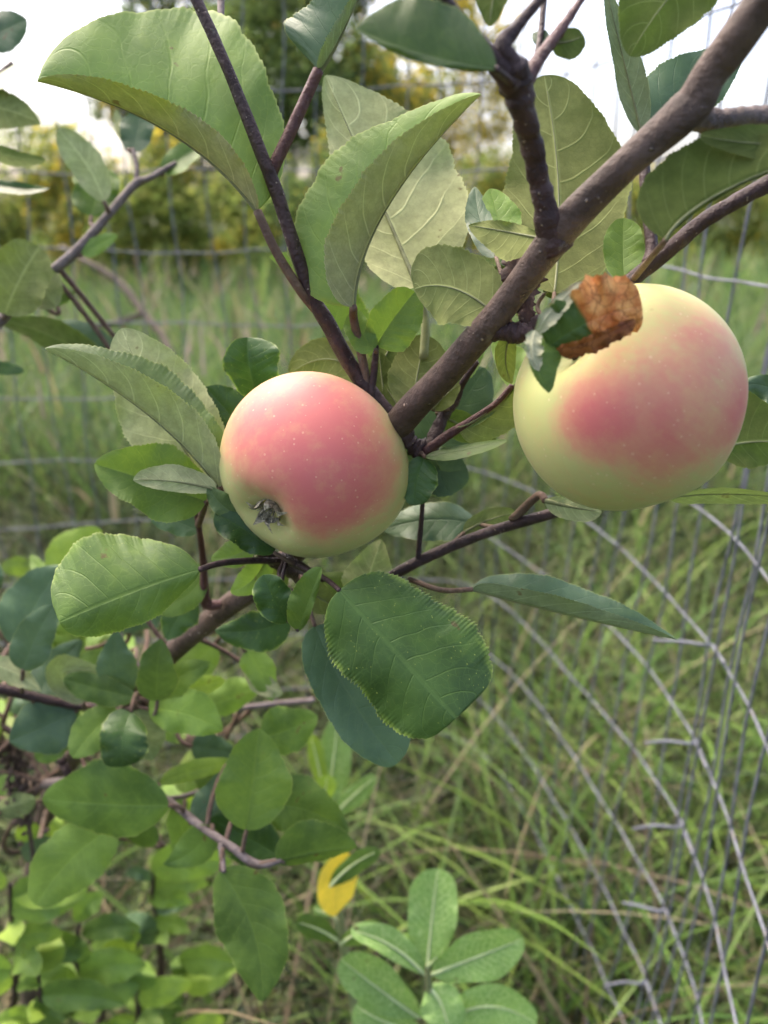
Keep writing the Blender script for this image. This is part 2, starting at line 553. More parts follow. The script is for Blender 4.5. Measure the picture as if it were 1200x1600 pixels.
# the meadow further out
n = 38000
x, y = scatter_view(n, 2.2, 10, .80, 1.3)
blades('meadow_grass', n, (x, y, np.zeros(n)), rng.uniform(.45, .95, n), rng.uniform(.006, .013, n),
       rng.uniform(0, .35, n), rng.uniform(.2, 1.3, n), pick(GREENS * np.array([1.65, 1.80, 1.6]), n), 'upright meadow grass in the middle distance', 'grass', 6)
n = 800
x, y = scatter_view(n, 1.8, 10, .62, 1.0)
blades('grass_seed_heads', n, (x, y, rng.uniform(.45, .8, n)), rng.uniform(.10, .24, n), rng.uniform(.010, .024, n),
       rng.uniform(0, .5, n), rng.uniform(.2, 1.0, n), pick(np.vstack([TANS, np.array([(.34, .26, .22)])]), n), 'pale tan seed heads standing above the meadow grass', 'seed heads', 5)
n = 18000
x, y = scatter_view(n, 8, 40, .85, 1.5)
blades('meadow_grass', n, (x, y, np.zeros(n)), rng.uniform(.5, 1.0, n), rng.uniform(.03, .07, n),
       rng.uniform(0, .4, n), rng.uniform(.1, .8, n), pick(np.vstack([GREENS * np.array([2.0, 2.1, 1.9]), GREENS[:2] * 2.0]), n), 'far meadow grass reaching to the trees', 'grass', 4)


# ------------------------------------------------------------------ trees beyond the meadow
M_FOL = attr_mat('far_foliage', .6, .62, .2)
M_FBARK = bark_mat('far_bark', (.07, .055, .04), (.13, .105, .08), lent=0, scale=.1, rough=.9)
FOL = {'olive': np.array([(.165, .225, .050), (.205, .260, .060), (.125, .175, .045), (.26, .28, .065)]),
       'green': np.array([(.125, .185, .055), (.160, .225, .060), (.090, .140, .048)]),
       'sun_gold': np.array([(.46, .36, .045), (.56, .44, .06), (.34, .30, .05), (.20, .22, .045)])}  # last palette: low-sun glow on distant foliage, put into the leaf colour


def far_tree(name, px, Y, top_y, w_px, pal, label, nleaf=5200, lsize=.10, base_frac=.15, clumps=34, sun_gold_share=0.0, group=None, holes=.0):
    c = pix_at(px, 333, Y)
    X = c[0]
    H = pix_at(px, top_y, Y)[2]
    rw = w_px / F * Y / 2 * 1.02
    root = empty(name, (X, Y, 0))
    tag(root, label, 'tree', group)
    rg = np.random.default_rng(abs(int(px * 7 + Y * 13)) + 5)
    # clump centres in an uneven egg
    cc = []
    z0 = H * base_frac
    while len(cc) < clumps:
        q = rg.uniform(-1, 1, 3)
        if np.linalg.norm(q) > 1: continue
        f = (q[2] + 1) / 2
        wid = (1.0 - .55 * f ** 1.6) * rg.uniform(.75, 1.15)
        cc.append((X + q[0] * rw * wid, Y + q[1] * rw * wid * .9, z0 + (H - z0) * f))
    cc = np.array(cc)
    cr = rg.uniform(.16, .34, clumps) * min(rw, (H - z0) * .5) * 1.3
    k = rg.integers(0, clumps, nleaf)
    d = rg.normal(0, 1, (nleaf, 3)); d /= np.linalg.norm(d, axis=1, keepdims=True)
    p = cc[k] + d * (cr[k] * rg.uniform(.35, 1.0, nleaf) ** .6)[:, None]
    nrm = rg.normal(0, 1, (nleaf, 3)); nrm[:, 2] += .5; nrm /= np.linalg.norm(nrm, axis=1, keepdims=True)
    a = np.cross(nrm, rg.normal(0, 1, (nleaf, 3))); a /= np.linalg.norm(a, axis=1, keepdims=True)
    b = np.cross(nrm, a)
    s = (lsize * rg.uniform(.6, 1.4, nleaf))[:, None]
    V = np.stack([p - a * s, p + b * s * .55, p + a * s, p - b * s * .55], 1).reshape(-1, 3)
    Fq = np.arange(nleaf * 4).reshape(-1, 4)
    col = pal[rg.integers(0, len(pal), nleaf)] * rg.uniform(.7, 1.3, (nleaf, 1))
    ck = rg.uniform(.75, 1.25, clumps)[k][:, None]
    col = col * ck
    if sun_gold_share:  # random clumps recoloured to look touched by low sun
        g = FOL['sun_gold'][rg.integers(0, 4, nleaf)]
        sel = rg.random(clumps)[k] < sun_gold_share
        sel = sel & (rg.random(nleaf) < .8)
        col[sel] = g[sel]
    crown = mesh_obj('crown', V, Fq, M_FOL, root, col=np.repeat(col, 4, axis=0), smooth=False, origin=(X, Y, H * .5))
    crown['kind'] = 'stuff'
    tp = catmull([(X, Y, -.1), (X + rg.uniform(-.2, .2), Y, H * .25), (X + rg.uniform(-.3, .3), Y, H * .55), (X, Y, H * .9)], 14)
    v, f = tube_geo(tp, np.linspace(max(.03, H * .011), .008, 14), 8, .1, int(px))
    mesh_obj('trunk', v, f, M_FBARK, root)
    for j in rg.choice(clumps, min(9, clumps), replace=False):
        i0 = int(np.clip((cc[j][2] / H - .22) * 14, 2, 11))
        lp = catmull([tp[i0], (tp[i0] + cc[j]) / 2 + np.array([0, 0, .1]), cc[j]], 8)
        v, f = tube_geo(lp, np.linspace(max(.012, H * .004), .004, 8), 6)
        mesh_obj('limb', v, f, M_FBARK, root)
    return root


def hedge(px, Y, ty, wp, pal, label, sun_gold=0.0, **k):
    far_tree('hedge_shrub', px, Y, ty - 22, wp, FOL[pal], label, nleaf=k.pop('nleaf', 6500), lsize=.045, base_frac=.04, clumps=40, sun_gold_share=sun_gold * .75 + .03, group='shrubs along the far edge of the meadow', **k)


hedge(-60, 9.9, 255, 250, 'olive', 'olive shrub cut off by the left edge of the photo, at the far meadow edge', .1)
hedge(110, 10.4, 232, 230, 'olive', 'olive shrub with golden crown under the open sky, second from left', .45)
hedge(265, 9.3, 250, 240, 'olive', 'broad olive shrub behind the blurred upper left twig', .22)
hedge(395, 10.4, 262, 220, 'olive', 'olive shrub with golden patches behind the dark twig fork', .25)
hedge(520, 9.3, 240, 250, 'green', 'dark green shrub under the tall loose tree, right of the dark twig', .12)
hedge(660, 11.0, 262, 230, 'olive', 'olive shrub seen behind the pale veined leaf', .15)
hedge(770, 13.9, 268, 200, 'olive', 'golden topped shrub left of the limb fork, below bright sky', .6)
hedge(890, 15.1, 288, 190, 'olive', 'low olive shrub behind the thick limb', .15)
hedge(1000, 16.2, 280, 190, 'olive', 'low olive shrub just left of the big apple top', .12)
hedge(1110, 14.5, 268, 200, 'olive', 'olive shrub with golden top above the big apple', .35)
hedge(1235, 13.9, 235, 240, 'olive', 'olive shrub at the right edge behind the wire', .25)
far_tree('tall_tree', 470, 27, -120, 330, FOL['green'], 'tall loose dark green tree with sky showing through', 13500, .13, .2, 46, .10, 'tall trees beyond the meadow')
far_tree('tall_tree', 275, 31, -40, 210, FOL['green'], 'tall tree tinted gold as if sunlit behind the big curled leaf', 9000, .13, .3, 36, .5, 'tall trees beyond the meadow')
far_tree('tall_tree', 700, 33, -60, 260, FOL['sun_gold'] * .9, 'thin golden tree with much white sky through it', 6000, .12, .25, 44, .2, 'tall trees beyond the meadow')
far_tree('tall_tree', 375, 31, -30, 260, FOL['green'], 'tall open tree just left of the dark loose tree, behind the twig fork', 8000, .12, .25, 40, .25, 'tall trees beyond the meadow')
far_tree('tall_tree', 590, 30, 20, 240, FOL['olive'], 'tall olive tree right of the dark loose tree, behind the folded leaf', 7500, .12, .2, 40, .3, 'tall trees beyond the meadow')
far_tree('tall_tree', 60, 40, 165, 260, FOL['olive'], 'hazy low tree behind the left shrubs under the sky', 2200, .12, .2, 26, .1, 'tall trees beyond the meadow')
far_tree('tall_tree', 1215, 40, 110, 150, FOL['olive'], 'pale thin tree standing above the right treeline', 1300, .12, .3, 22, .2, 'tall trees beyond the meadow')


# ------------------------------------------------------------------ wire cage round the tree
M_WIRE = None
def wire_mat():
    a = NT('galvanised_wire')
    ob = a.obj()
    nz = a.noise(ob, 55, 5, .65)
    col = a.mix(a.ramp(nz, .3, .7), (.085, .09, .105), (.19, .20, .23))
    col = a.mix(a.ramp(a.noise(ob, 17, 4), .58, .72), col, (.21, .17, .14))
    return a.out(a.pbsdf(col, 62e-2, a.bump(a.noise(ob, 300, 3), .3, .0004), .3, Metallic=.15))
M_WIRE = wire_mat()
PLAN = np.array([(-1.9, .55), (-1.55, .82), (-1.1, 1.0), (-.6, 1.06), (-.2, 1.09), (.02, 1.10), (.14, 1.06), (.215, .93), (.262, .76), (.284, .62), (.288, .52), (.276, .42), (.255, .31), (.238, .23)])
_pl = catmull(np.c_[PLAN, np.zeros(len(PLAN))], 900)[:, :2]
_arc = np.r_[0, np.cumsum(np.linalg.norm(np.diff(_pl, axis=0), axis=1))]


def plan_at(s):
    return np.stack([np.interp(s, _arc, _pl[:, 0]), np.interp(s, _arc, _pl[:, 1])], -1)


def cage_pt(s, z):
    """z relative to the lens"""
    p = plan_at(s)
    q = np.clip((p[..., 0] + .2) / .45, 0, 1) ** 2
    x = p[..., 0] + q * .025 * (z + .38)
    y = p[..., 1] + .05 * (z + .38) * np.clip(1 - q, 0, 1) + q * .10 * np.clip(z + .25, 0, 1)
    x = x + .006 * np.sin(s * 9 + z * 7); y = y + .006 * np.sin(s * 6.3 - z * 9)
    return np.stack([x, y, CAM_H + z + .004 * np.sin(s * 14 + z * 20)], -1)


def wire(name, pts, r, parent, k=7):
    v, f = tube_geo(pts, r, k)
    return mesh_obj(name, v, f, M_WIRE, parent)


cage = empty('wire_cage', (0, 1.05, 0))
tag(cage, 'galvanised welded wire cage curving round the tree and towards the camera', 'wire fence')
ZT, ZB = .56, -1.24
zs = np.arange(.155 + 4 * .1016, ZB, -.1016)
total = _arc[-1]
for z in zs:
    s = np.linspace(0, total, 340)
    kink = np.arcsin(np.sin(np.pi * (s - .02 + .0254) / .0508)) / 1.571
    p = cage_pt(s, z + .0011 * kink)
    wire('horizontal_wire', p + np.c_[-.0014 * kink, -.0014 * kink, 0 * kink], .0012, cage)
zz = np.linspace(ZT, ZB, 34)
for s in np.arange(.02, total, .0508):
    wob = .006 * np.sin(zz * 7 + s * 40) + .0035 * np.arcsin(np.sin(zz * 30.9 + s * 17)) / 1.571 + random.uniform(-.008, .008)
    p = cage_pt(s + wob, zz)
    wire('vertical_wire', p, .00112, cage, 6)
# overlapping cut edge: a second layer begins near the bend, its wire ends stick out
s_cut = _arc[np.argmin(np.abs(_pl[:, 1] - .545) + (np.abs(_pl[:, 0] - .285) > .1))]
for ds in (0.0, .0508):
    p = cage_pt(s_cut + ds + .010 + .004 * np.sin(zz * 15 + ds * 50), zz) + np.array([-.007, -.002, 0])
    wire('vertical_wire', p, .00112, cage, 6)
for i, z in enumerate(zs[9:]):
    s = np.linspace(s_cut - .002, s_cut + .20, 14)
    p = cage_pt(s, z * np.ones_like(s) + .006) + np.array([-.004, 0, 0])
    c0 = p[0]
    bend = random.uniform(-.02, .006)
    ends = np.array([c0 + np.array([random.uniform(-.050, -.038), .010 + bend, -.005 + bend * .6]), c0 + np.array([-.024, .004 + bend * .5, .000]), c0 + np.array([-.008, -.003, .002])])
    wire('wire_end', catmull(np.vstack([ends, p[:3]]), 16), .00145, cage, 8)

# ------------------------------------------------------------------ the apple tree: limbs and twigs
tree = empty('apple_tree', P(60, 1915, 1.0) * np.array([1, 1, 0]))
tag(tree, 'young apple tree with brown limb and toothed green leaves, bearing two apples', 'tree')
BR = []                                        # (object, world path)


def branch(pts, mat, name='branch', k=12, knob=.06, n=None, label=None, parent=None):
    """pts: (photo x, y, depth, radius in photo px)"""
    a = np.array(pts, float)
    wp = np.array([P(q[0], q[1], q[2]) for q in a])
    wr = a[:, 3] * a[:, 2] / F * (.90 if name == 'limb' else .93)
    n = n or max(10, len(pts) * 9)
    c = catmull(np.c_[wp, wr], n)
    v, f = tube_geo(c[:, :3], np.maximum(c[:, 3], 2e-4), k, knob, int(abs(a[0, 0] * 3 + a[0, 1])) + 1)
    o = mesh_obj(name, v, f, mat, parent or tree)
    if label: o['label'] = label
    BR.append((o, c[:, :3]))
    return o


limb = branch([(60, 1915, 1.0, 20), (50, 1600, .85, 19), (55, 1400, .70, 18), (75, 1260, .66, 17), (120, 1175, .60, 17), (200, 1085, .50, 17), (285, 1005, .42, 18), (360, 945, .38, 19), (440, 885, .355, 20),
               (530, 780, .33, 22), (600, 690, .302, 25), (640, 643, .287, 27), (700, 580, .268, 26), (760, 512, .25, 25), (805, 455, .24, 25), (870, 368, .226, 28), (935, 298, .216, 27),
               (1000, 238, .208, 28), (1060, 185, .202, 32), (1085, 160, .20, 34), (1110, 115, .196, 31), (1150, 62, .19, 33), (1215, -25, .18, 34), (1290, -120, .17, 33)],
              M_BARK, 'limb', 26, .055, 420, 'brown main limb with pale dots')
# side wood
branch([(872, 392, .228, 27), (858, 352, .224, 24), (846, 300, .219, 19), (838, 262, .214, 17), (828, 215, .208, 20), (815, 165, .20, 23), (806, 130, .196, 27), (800, 100, .192, 24)], M_TWIG, 'branch', 16, .13, 60)
branch([(803, 135, .195, 20), (770, 95, .19, 17), (735, 55, .186, 14), (690, -5, .18, 12), (640, -70, .17, 11)], M_TWIG)
branch([(806, 110, .193, 17), (785, 75, .19, 17), (810, 40, .19, 10), (850, -10, .19, 9), (880, -60, .19, 8)], M_TWIG)
branch([(818, 135, .197, 14), (840, 95, .20, 12), (872, 52, .205, 9), (908, 0, .21, 6), (940, -50, .21, 6)], M_RED)
branch([(838, 90, .21, 5), (845, 50, .213, 5), (850, -5, .215, 5)], M_TWIG)
branch([(635, 670, .30, 12), (602, 640, .300, 13), (562, 592, .298, 13.5), (540, 558, .294, 13), (512, 505, .288, 14), (487, 462, .283, 12), (455, 370, .276, 11.5), (432, 300, .272, 11.5),
        (410, 245, .268, 11), (365, 130, .262, 10), (330, 50, .258, 10), (300, -15, .255, 10), (270, -90, .25, 9)], M_TWIG, 'twig', 14, .05, 90)
branch([(350, 90, .275, 6), (346, 40, .28, 6), (345, -20, .285, 6)], M_TWIGG, 'twig')
branch([(1290, 240, .225, 14), (1205, 285, .23, 14), (1150, 315, .233, 13.5), (1100, 345, .236, 13), (1040, 395, .243, 13), (985, 440, .25, 14), (930, 490, .255, 14), (850, 530, .252, 12)], M_TWIG, 'twig', 14, .07, 60)
branch([(1078, 185, .205, 19), (1110, 188, .207, 18), (1150, 184, .207, 16), (1200, 182, .207, 17), (1290, 175, .207, 16)], M_TWIGG, 'spur', 14, .12, 40)
branch([(770, 512, .25, 20), (800, 520, .247, 17), (825, 520, .243, 15), (842, 528, .240, 11)], M_TWIG, 'spur', 14, .2, 30)
branch([(826, 520, .243, 9), (838, 505, .24, 11), (842, 498, .238, 8)], M_TWIG, 'spur', 10, .2, 14)
branch([(560, 935, .335, 8), (620, 895, .33, 9), (700, 856, .325, 9), (780, 826, .318, 9), (870, 800, .305, 9), (960, 770, .30, 8)], M_TWIG, 'twig', 12, .05, 50)
branch([(652, 880, .328, 5), (656, 840, .325, 4.5), (660, 785, .32, 4), (655, 740, .315, 4)], M_TWIG, 'twig', 8)
branch([(628, 665, .292, 15), (640, 690, .296, 14), (655, 702, .297, 17), (670, 708, .298, 12), (685, 706, .298, 8)], M_TWIG, 'spur', 14, .25, 34)
branch([(668, 706, .298, 11), (680, 680, .30, 12), (690, 655, .301, 11), (700, 635, .302, 12), (712, 622, .302, 10), (722, 600, .298, 6), (745, 565, .292, 5)], M_TWIG, 'spur', 12, .12, 40)
branch([(664, 706, .294, 8), (700, 680, .292, 8), (740, 655, .29, 6.5), (775, 630, .288, 5), (800, 603, .286, 5)], M_RED, 'twig', 10, .03, 30)
branch([(610, 690, .303, 9), (588, 660, .300, 7), (581, 620, .297, 6), (585, 575, .295, 6), (588, 540, .292, 5)], M_TWIG, 'twig', 10, .08, 30)
branch([(470, 905, .338, 10), (440, 880, .325, 14), (415, 868, .318, 11), (395, 850, .31, 6)], M_TWIG, 'spur', 12, .2, 24)
branch([(447, 872, .315, 9), (480, 890, .305, 7), (505, 905, .295, 6)], M_TWIG, 'spur', 10, .15, 16)
branch([(345, 945, .372, 8), (322, 940, .37, 9), (318, 880, .36, 6), (312, 830, .345, 5), (305, 785, .335, 4.5), (318, 770, .32, 4)], M_RED, 'twig', 10, .08, 40)
# blurred left twigs
branch([(-60, 560, .43, 9), (0, 502, .44, 9), (50, 450, .445, 8), (120, 392, .455, 8), (170, 335, .462, 7), (212, 288, .47, 7), (235, 278, .47, 5), (275, 255, .475, 4)], M_TWIGG, 'twig', 10, .05, 50, 'blurred grey twig at upper left')
branch([(212, 285, .47, 4), (214, 262, .472, 4), (208, 235, .475, 3.5)], M_TWIGG, 'twig', 8)
branch([(-80, 180, .43, 7), (-30, 140, .44, 6), (20, 100, .45, 5)], M_TWIGG, 'twig', 8)
branch([(-60, 1068, .42, 9), (0, 1076, .43, 9), (60, 1090, .44, 8), (120, 1102, .45, 8), (195, 1106, .445, 10), (225, 1100, .44, 9)], M_TWIG, 'twig', 10, .1, 40)
branch([(70, 1225, .52, 8), (160, 1215, .46, 6.5), (245, 1240, .45, 6), (310, 1288, .425, 6.5), (360, 1322, .41, 7), (400, 1350, .405, 7), (440, 1344, .402, 5)], M_TWIGG, 'twig', 10, .08, 40)
branch([(345, 1318, .41, 5), (348, 1345, .405, 5), (350, 1362, .40, 4)], M_TWIGG, 'twig', 8)
branch([(225, 1100, .465, 7), (230, 1060, .47, 5), (200, 1020, .47, 4), (185, 985, .475, 4)], M_TWIGG, 'twig', 8)
branch([(225, 1104, .465, 6), (290, 1120, .50, 5), (340, 1112, .55, 5), (410, 1102, .58, 5), (490, 1094, .60, 5)], M_TWIGG, 'twig', 8)
branch([(100, 1190, .49, 8), (30, 1150, .50, 6), (-40, 1110, .50, 5)], M_TWIG, 'twig', 8)
branch([(100, 1195, .49, 8), (150, 1300, .50, 6), (185, 1290, .47, 4)], M_TWIG, 'twig', 8)
branch([(225, 1250, .44, 5), (300, 1240, .47, 4), (400, 1190, .50, 4), (430, 1150, .52, 4)], M_TWIGG, 'twig', 8)
ALLP = np.vstack([p for _, p in BR])
ALLI = np.concatenate([np.full(len(p), i) for i, (_, p) in enumerate(BR)])


# ------------------------------------------------------------------ leaves
def leaf_geo(b, c, t, wl, wr, zl=0, zr=0, nT=40, nS=6, ea=.55, eb=.62, teeth=0, tooth=.03, wave=0.0, wf=2.0, quilt=0.0, bulge=0.0, seed=0, ragged=0.0, face=1, wpx=None, nv=7):
    """blade between base b, a point c half way and tip t (photo x, y, depth); wl / wr are the half widths in photo px to the
    left and right of the midrib as seen, zl / zr how far (px) each margin lies behind (+) or before (-) the midrib"""
    rg = np.random.default_rng(seed + 11)
    b, c, t = (np.array(q, float) for q in (b, c, t))
    q = 2 * c - .5 * (b + t)
    tt = np.linspace(0, 1, nT + 1)
    T = tt[:, None]
    m = (1 - T) ** 2 * b + 2 * T * (1 - T) * q + T ** 2 * t
    dm = 2 * (1 - T) * (q - b) + 2 * T * (t - q)
    d2 = dm[:, :2] / (np.linalg.norm(dm[:, :2], axis=1, keepdims=True) + 1e-9)
    left = np.stack([d2[:, 1], -d2[:, 0]], -1)
    pk = ea / (ea + eb)
    w = (tt + 1e-4) ** ea * (1 - tt + 1e-4) ** eb / (pk ** ea * (1 - pk) ** eb)
    w = np.clip(w, .012, None)
    ss = np.linspace(-1, 1, 2 * nS + 1)
    S = np.abs(ss)
    side = np.where(ss < 0, 0, 1)
    wmax = max(abs(wl), abs(wr), 8)
    ph = rg.uniform(0, 6.28, 6)
    px = np.zeros((nT + 1, 2 * nS + 1)); py = px.copy(); dz = px.copy()
    env = np.clip(np.sin(np.pi * tt), 0, 1) ** .5
    for j, s in enumerate(ss):
        a = abs(s)
        W, Zz = (wl, zl) if s < 0 else (wr, zr)
        sgn = 1 if s < 0 else -1
        ext = W * w * a
        if teeth and a > .8:
            saw = ((tt * teeth + (.3 if s < 0 else 0)) % 1.0)
            fr = 1.0 if a > .99 else .25
            amp = rg.uniform(.35, 1.35, int(teeth) + 3)[(tt * teeth + (.3 if s < 0 else 0)).astype(int)]
            ext = ext + np.sign(W) * (saw - .45) * amp * tooth * min(wmax, 75) * 1.3 * fr * env
        lo = 1 + a * .075 * (np.sin(tt * 5.3 + ph[2] + (1.3 if s < 0 else 0)) + .6 * np.sin(tt * 11.7 + ph[5] + (2.1 if s < 0 else 0)))
        ext = ext * lo
        if ragged:
            ext = ext * (1 + ragged * a * (np.sin(tt * 17 + ph[0]) * .4 + np.sin(tt * 41 + ph[1] + (2 if s < 0 else 0)) * .35 + np.sin(tt * 83 + ph[2]) * .25))
        px[:, j] = m[:, 0] + left[:, 0] * sgn * ext
        py[:, j] = m[:, 1] + left[:, 1] * sgn * ext
        z = Zz * w * a ** 1.25
        z = z + bulge * wmax * (a * (1 - a) * 4) * env * -face * .25
        if wave:
            z = z + wave * wmax * a ** 2 * np.sin(2 * np.pi * wf * tt + ph[3] + (1.7 if s < 0 else 0)) * env
            z = z + wave * .16 * wmax * a ** 2 * np.sin(2 * np.pi * wf * 2.7 * tt + ph[4] + (2.9 if s < 0 else 0)) * env
        if quilt:
            phs = (tt - .22 * a ** 1.35) * nv + (.45 if s > 0 else 0)
            z = z - face * quilt * wmax * np.abs(np.sin(np.pi * phs)) ** .8 * (a * (1.05 - a) * 3) * env
        dz[:, j] = z
    D = m[:, 2][:, None] * (1 + dz / F)
    V = P(px, py, D)
    if face < 0:
        pass
    idx = np.arange((nT + 1) * (2 * nS + 1)).reshape(nT + 1, -1)
    A, B_, C, E = idx[:-1, :-1].ravel(), idx[:-1, 1:].ravel(), idx[1:, 1:].ravel(), idx[1:, :-1].ravel()
    Fq = np.stack([A, B_, C, E], -1) if face > 0 else np.stack([A, E, C, B_], -1)
    uv = np.stack(np.broadcast_arrays(tt[:, None], (ss * .5 + .5)[None, :]), -1).reshape(-1, 2)
    return V.reshape(-1, 3), Fq, uv, m, dm


LEAF_N = [0]


def leaf(b, c, t, wl, wr, mat='g', face='T', zl=0, zr=0, hi=None, pet='auto', petr=3.2, petm=None, name='leaf', label=None, parent=None, root=None, midrib=True, **k):
    """pet: list of (x, y, depth) from the wood to the blade, 'auto' = to the nearest wood, None = none"""
    LEAF_N[0] += 1
    if len(b) == 2 or c is None:
        pass
    if c is None:
        c = tuple((np.array(b) + np.array(t)) / 2)
    dep = b[2]
    if hi is None:
        hi = dep < .345
    ln = np.hypot(t[0] - b[0], t[1] - b[1])
    if hi:
        teeth = k.pop('teeth', int(np.clip(ln / 6.0, 14, 46)))
        kk = dict(nT=teeth * 4, nS=9, teeth=teeth, tooth=.036, wave=.09, quilt=.018, bulge=.16, ragged=.035, ea=random.uniform(.46, .6), eb=random.uniform(.52, .78))
    else:
        teeth = k.pop('teeth', int(np.clip(ln / 6.0, 10, 30)))
        kk = dict(nT=max(teeth * 3, 24), nS=5, teeth=teeth, tooth=.03, wave=.10, quilt=.012, bulge=.18, ragged=.05, ea=random.uniform(.42, .6), eb=random.uniform(.5, .85))
    kk.update(k)
    fc = 1 if face == 'T' else -1
    seed = LEAF_N[0] * 17
    V, Fq, uv, m, dm = leaf_geo(b, c, t, wl, wr, zl, zr, seed=seed, face=fc, **kk)
    faces = [tuple(q) for q in Fq]
    mi = [0] * len(faces)
    base = P(*m[0])
    # petiole
    best = None
    if pet == 'auto' and parent is None:
        dist = np.linalg.norm(ALLP - base, axis=1)
        # prefer wood that lies behind the base, not in front of the blade
        tip = P(*m[-1])
        fwd = (tip - base) / (np.linalg.norm(tip - base) + 1e-9)
        cosb = ((ALLP - base) @ fwd) / (dist + 1e-6)
        score = dist * (1 + .9 * np.clip(cosb + .35, 0, 2))
        j = int(np.argmin(score))
        best = ALLI[j]
        start = ALLP[j]
        gap = np.linalg.norm(start - base)
        if gap > .10:
            start = base - fwd * .03
        ctrl = base - fwd * min(.6 * np.linalg.norm(start - base), .03)
        s = np.linspace(0, 1, 9)[:, None]
        pp = (1 - s) ** 2 * start + 2 * s * (1 - s) * ctrl + s ** 2 * base
    elif isinstance(pet, (list, tuple)):
        pp = catmull([P(*q) for q in pet] + [base], 5 * len(pet) + 4)
    else:
        pp = None
    extra = []
    if pp is not None:
        r = petr * dep / F
        extra.append((pp, np.linspace(r * 1.25, r, len(pp)), 1))
    if midrib and hi:
        # raised midrib running along the under side
        sel = m[: int(len(m) * .93): 3]
        off = (petr * .7 + .3) if fc > 0 else -.4
        off = -petr * .35 if petm is M_MIDP else off
        mp = np.array([P(q[0], q[1], q[2] * (1 + off / F)) for q in sel])
        extra.append((mp, np.linspace(petr * .7, .4, len(mp)) * dep / F, 2))
    for path, rr, slot in extra:
        v2, f2 = tube_geo(path, rr, 7)
        o0 = len(V)
        V = np.vstack([V, v2])
        uv = np.vstack([uv, np.full((len(v2), 2), .5)])
        faces += [tuple(i + o0 for i in q) for q in f2]
        mi += [slot] * len(f2)
    if parent is None:
        if best is None:
            p0 = pp[0] if pp is not None else base
            best = ALLI[int(np.argmin(np.linalg.norm(ALLP - p0, axis=1)))]
        parent = BR[best][0]
    o = mesh_obj(name, V, faces, [LM[mat], petm or M_PET, M_MIDP if petm is M_MIDP else M_MIDU], parent, mi, uv, origin=base)
    if label: o['label'] = label
    return o


# --- sharp leaves round the two apples
leaf((402, 330, .272), (262, 205, .268), (58, 128, .262), -42, 178, 's', 'T', zl=-70, zr=40, pet=[(492, 482, .285), (470, 455, .281), (432, 395, .276)], petr=7, petm=M_PET, eb=.55, ea=.6,
     label='big light green leaf folded along its midrib, top left')
leaf((552, 480, .276), (604, 325, .268), (752, 148, .255), 118, -62, 's', 'T', zl=35, zr=-55, pet=[(574, 605, .298), (566, 560, .294), (553, 500, .285)], petr=6.5, ea=.42, eb=.7, wave=.03,
     label='large folded light green leaf above the pink apple')
leaf((652, 448, .300), (588, 300, .312), (508, 118, .315), 62, 130, 'p', 'U', zl=-10, zr=10, pet=[(662, 560, .30), (664, 500, .30)], petr=6, petm=M_PETG, label='pale leaf underside with raised veins')
leaf((866, 458, .262), (872, 290, .278), (850, 118, .285), 84, 104, 'k', 'U', zl=15, zr=0, pet=[(850, 520, .25), (862, 490, .256)], eb=.5)
leaf((778, 496, .248), (712, 452, .252), (647, 452, .255), 55, 66, 'k', 'U', pet=[(800, 515, .248)], ea=.45, eb=.42)
leaf((588, 541, .292), (612, 502, .288), (648, 456, .285), 37, 46, 'b', 'T', zl=-14, zr=-6, ea=.4, eb=.4)
leaf((586, 545, .290), (566, 520, .289), (556, 484, .289), 26, 18, 'b', 'T', zl=-8, ea=.4, eb=.5)
leaf((648, 645, .297), (652, 586, .30), (668, 524, .305), 42, 50, 'k', 'U', ea=.5, eb=.5)
leaf((604, 655, .305), (598, 605, .308), (592, 550, .31), 24, 26, 'o', 'U')
leaf((640, 668, .30), (625, 640, .302), (600, 600, .305), 24, 24, 'o', 'U')
leaf((578, 605, .318), (520, 562, .322), (452, 585, .325), 38, 36, 'k', 'U')
leaf((560, 600, .330), (492, 490, .325), (420, 402, .318), -6, 72, 'b', 'T', zr=20)
leaf((343, 762, .298), (232, 648, .290), (70, 545, .282), -50, 76, 'p', 'T', zl=-50, zr=45, pet=[(395, 852, .31), (372, 810, .305)], petr=5, eb=.75, ea=.5, label='long folded leaf pointing left of the pink apple')
leaf((328, 760, .318), (250, 640, .318), (190, 513, .318), 66, 76, 'p', 'U', pet=[(318, 800, .33)], ea=.5, eb=.6)
leaf((322, 784, .312), (235, 752, .305), (148, 725, .30), 52, 58, 'b', 'T', zl=-25, zr=-18, pet=[(310, 820, .34)], petr=5, label='glossy bright green cupped leaf')
leaf((338, 765, .290), (270, 752, .288), (208, 750, .286), 16, 27, 'p', 'U', pet=[(370, 800, .30)])
leaf((402, 625, .325), (392, 575, .318), (388, 528, .318), 40, 48, 'd', 'T', zl=-34, zr=-22, gl=0) if False else leaf((402, 625, .325), (390, 575, .318), (386, 527, .318), 38, 52, 'd', 'T', zl=-34, zr=-22, eb=.45)
leaf((405, 700, .328), (362, 650, .322), (322, 605, .32), 40, 44, 'd', 'T')
leaf((428, 863, .298), (382, 828, .292), (336, 802, .290), 30, 34, 'd', 'T', zl=-14, zr=10, wave=.22, eb=.45)
leaf((375, 806, .292), (346, 788, .290), (326, 760, .290), 17, 20, 'p', 'T', zr=-12, wave=.2)
leaf((312, 890, .285), (205, 925, .277), (93, 972, .272), 50, 98, 'g', 'T', zl=20, zr=48, pet=[(440, 876, .318), (390, 876, .305), (345, 880, .294)], petr=5, petm=M_TWIG, ea=.62, eb=.40, label='broad left leaf with yellow freckled margin')
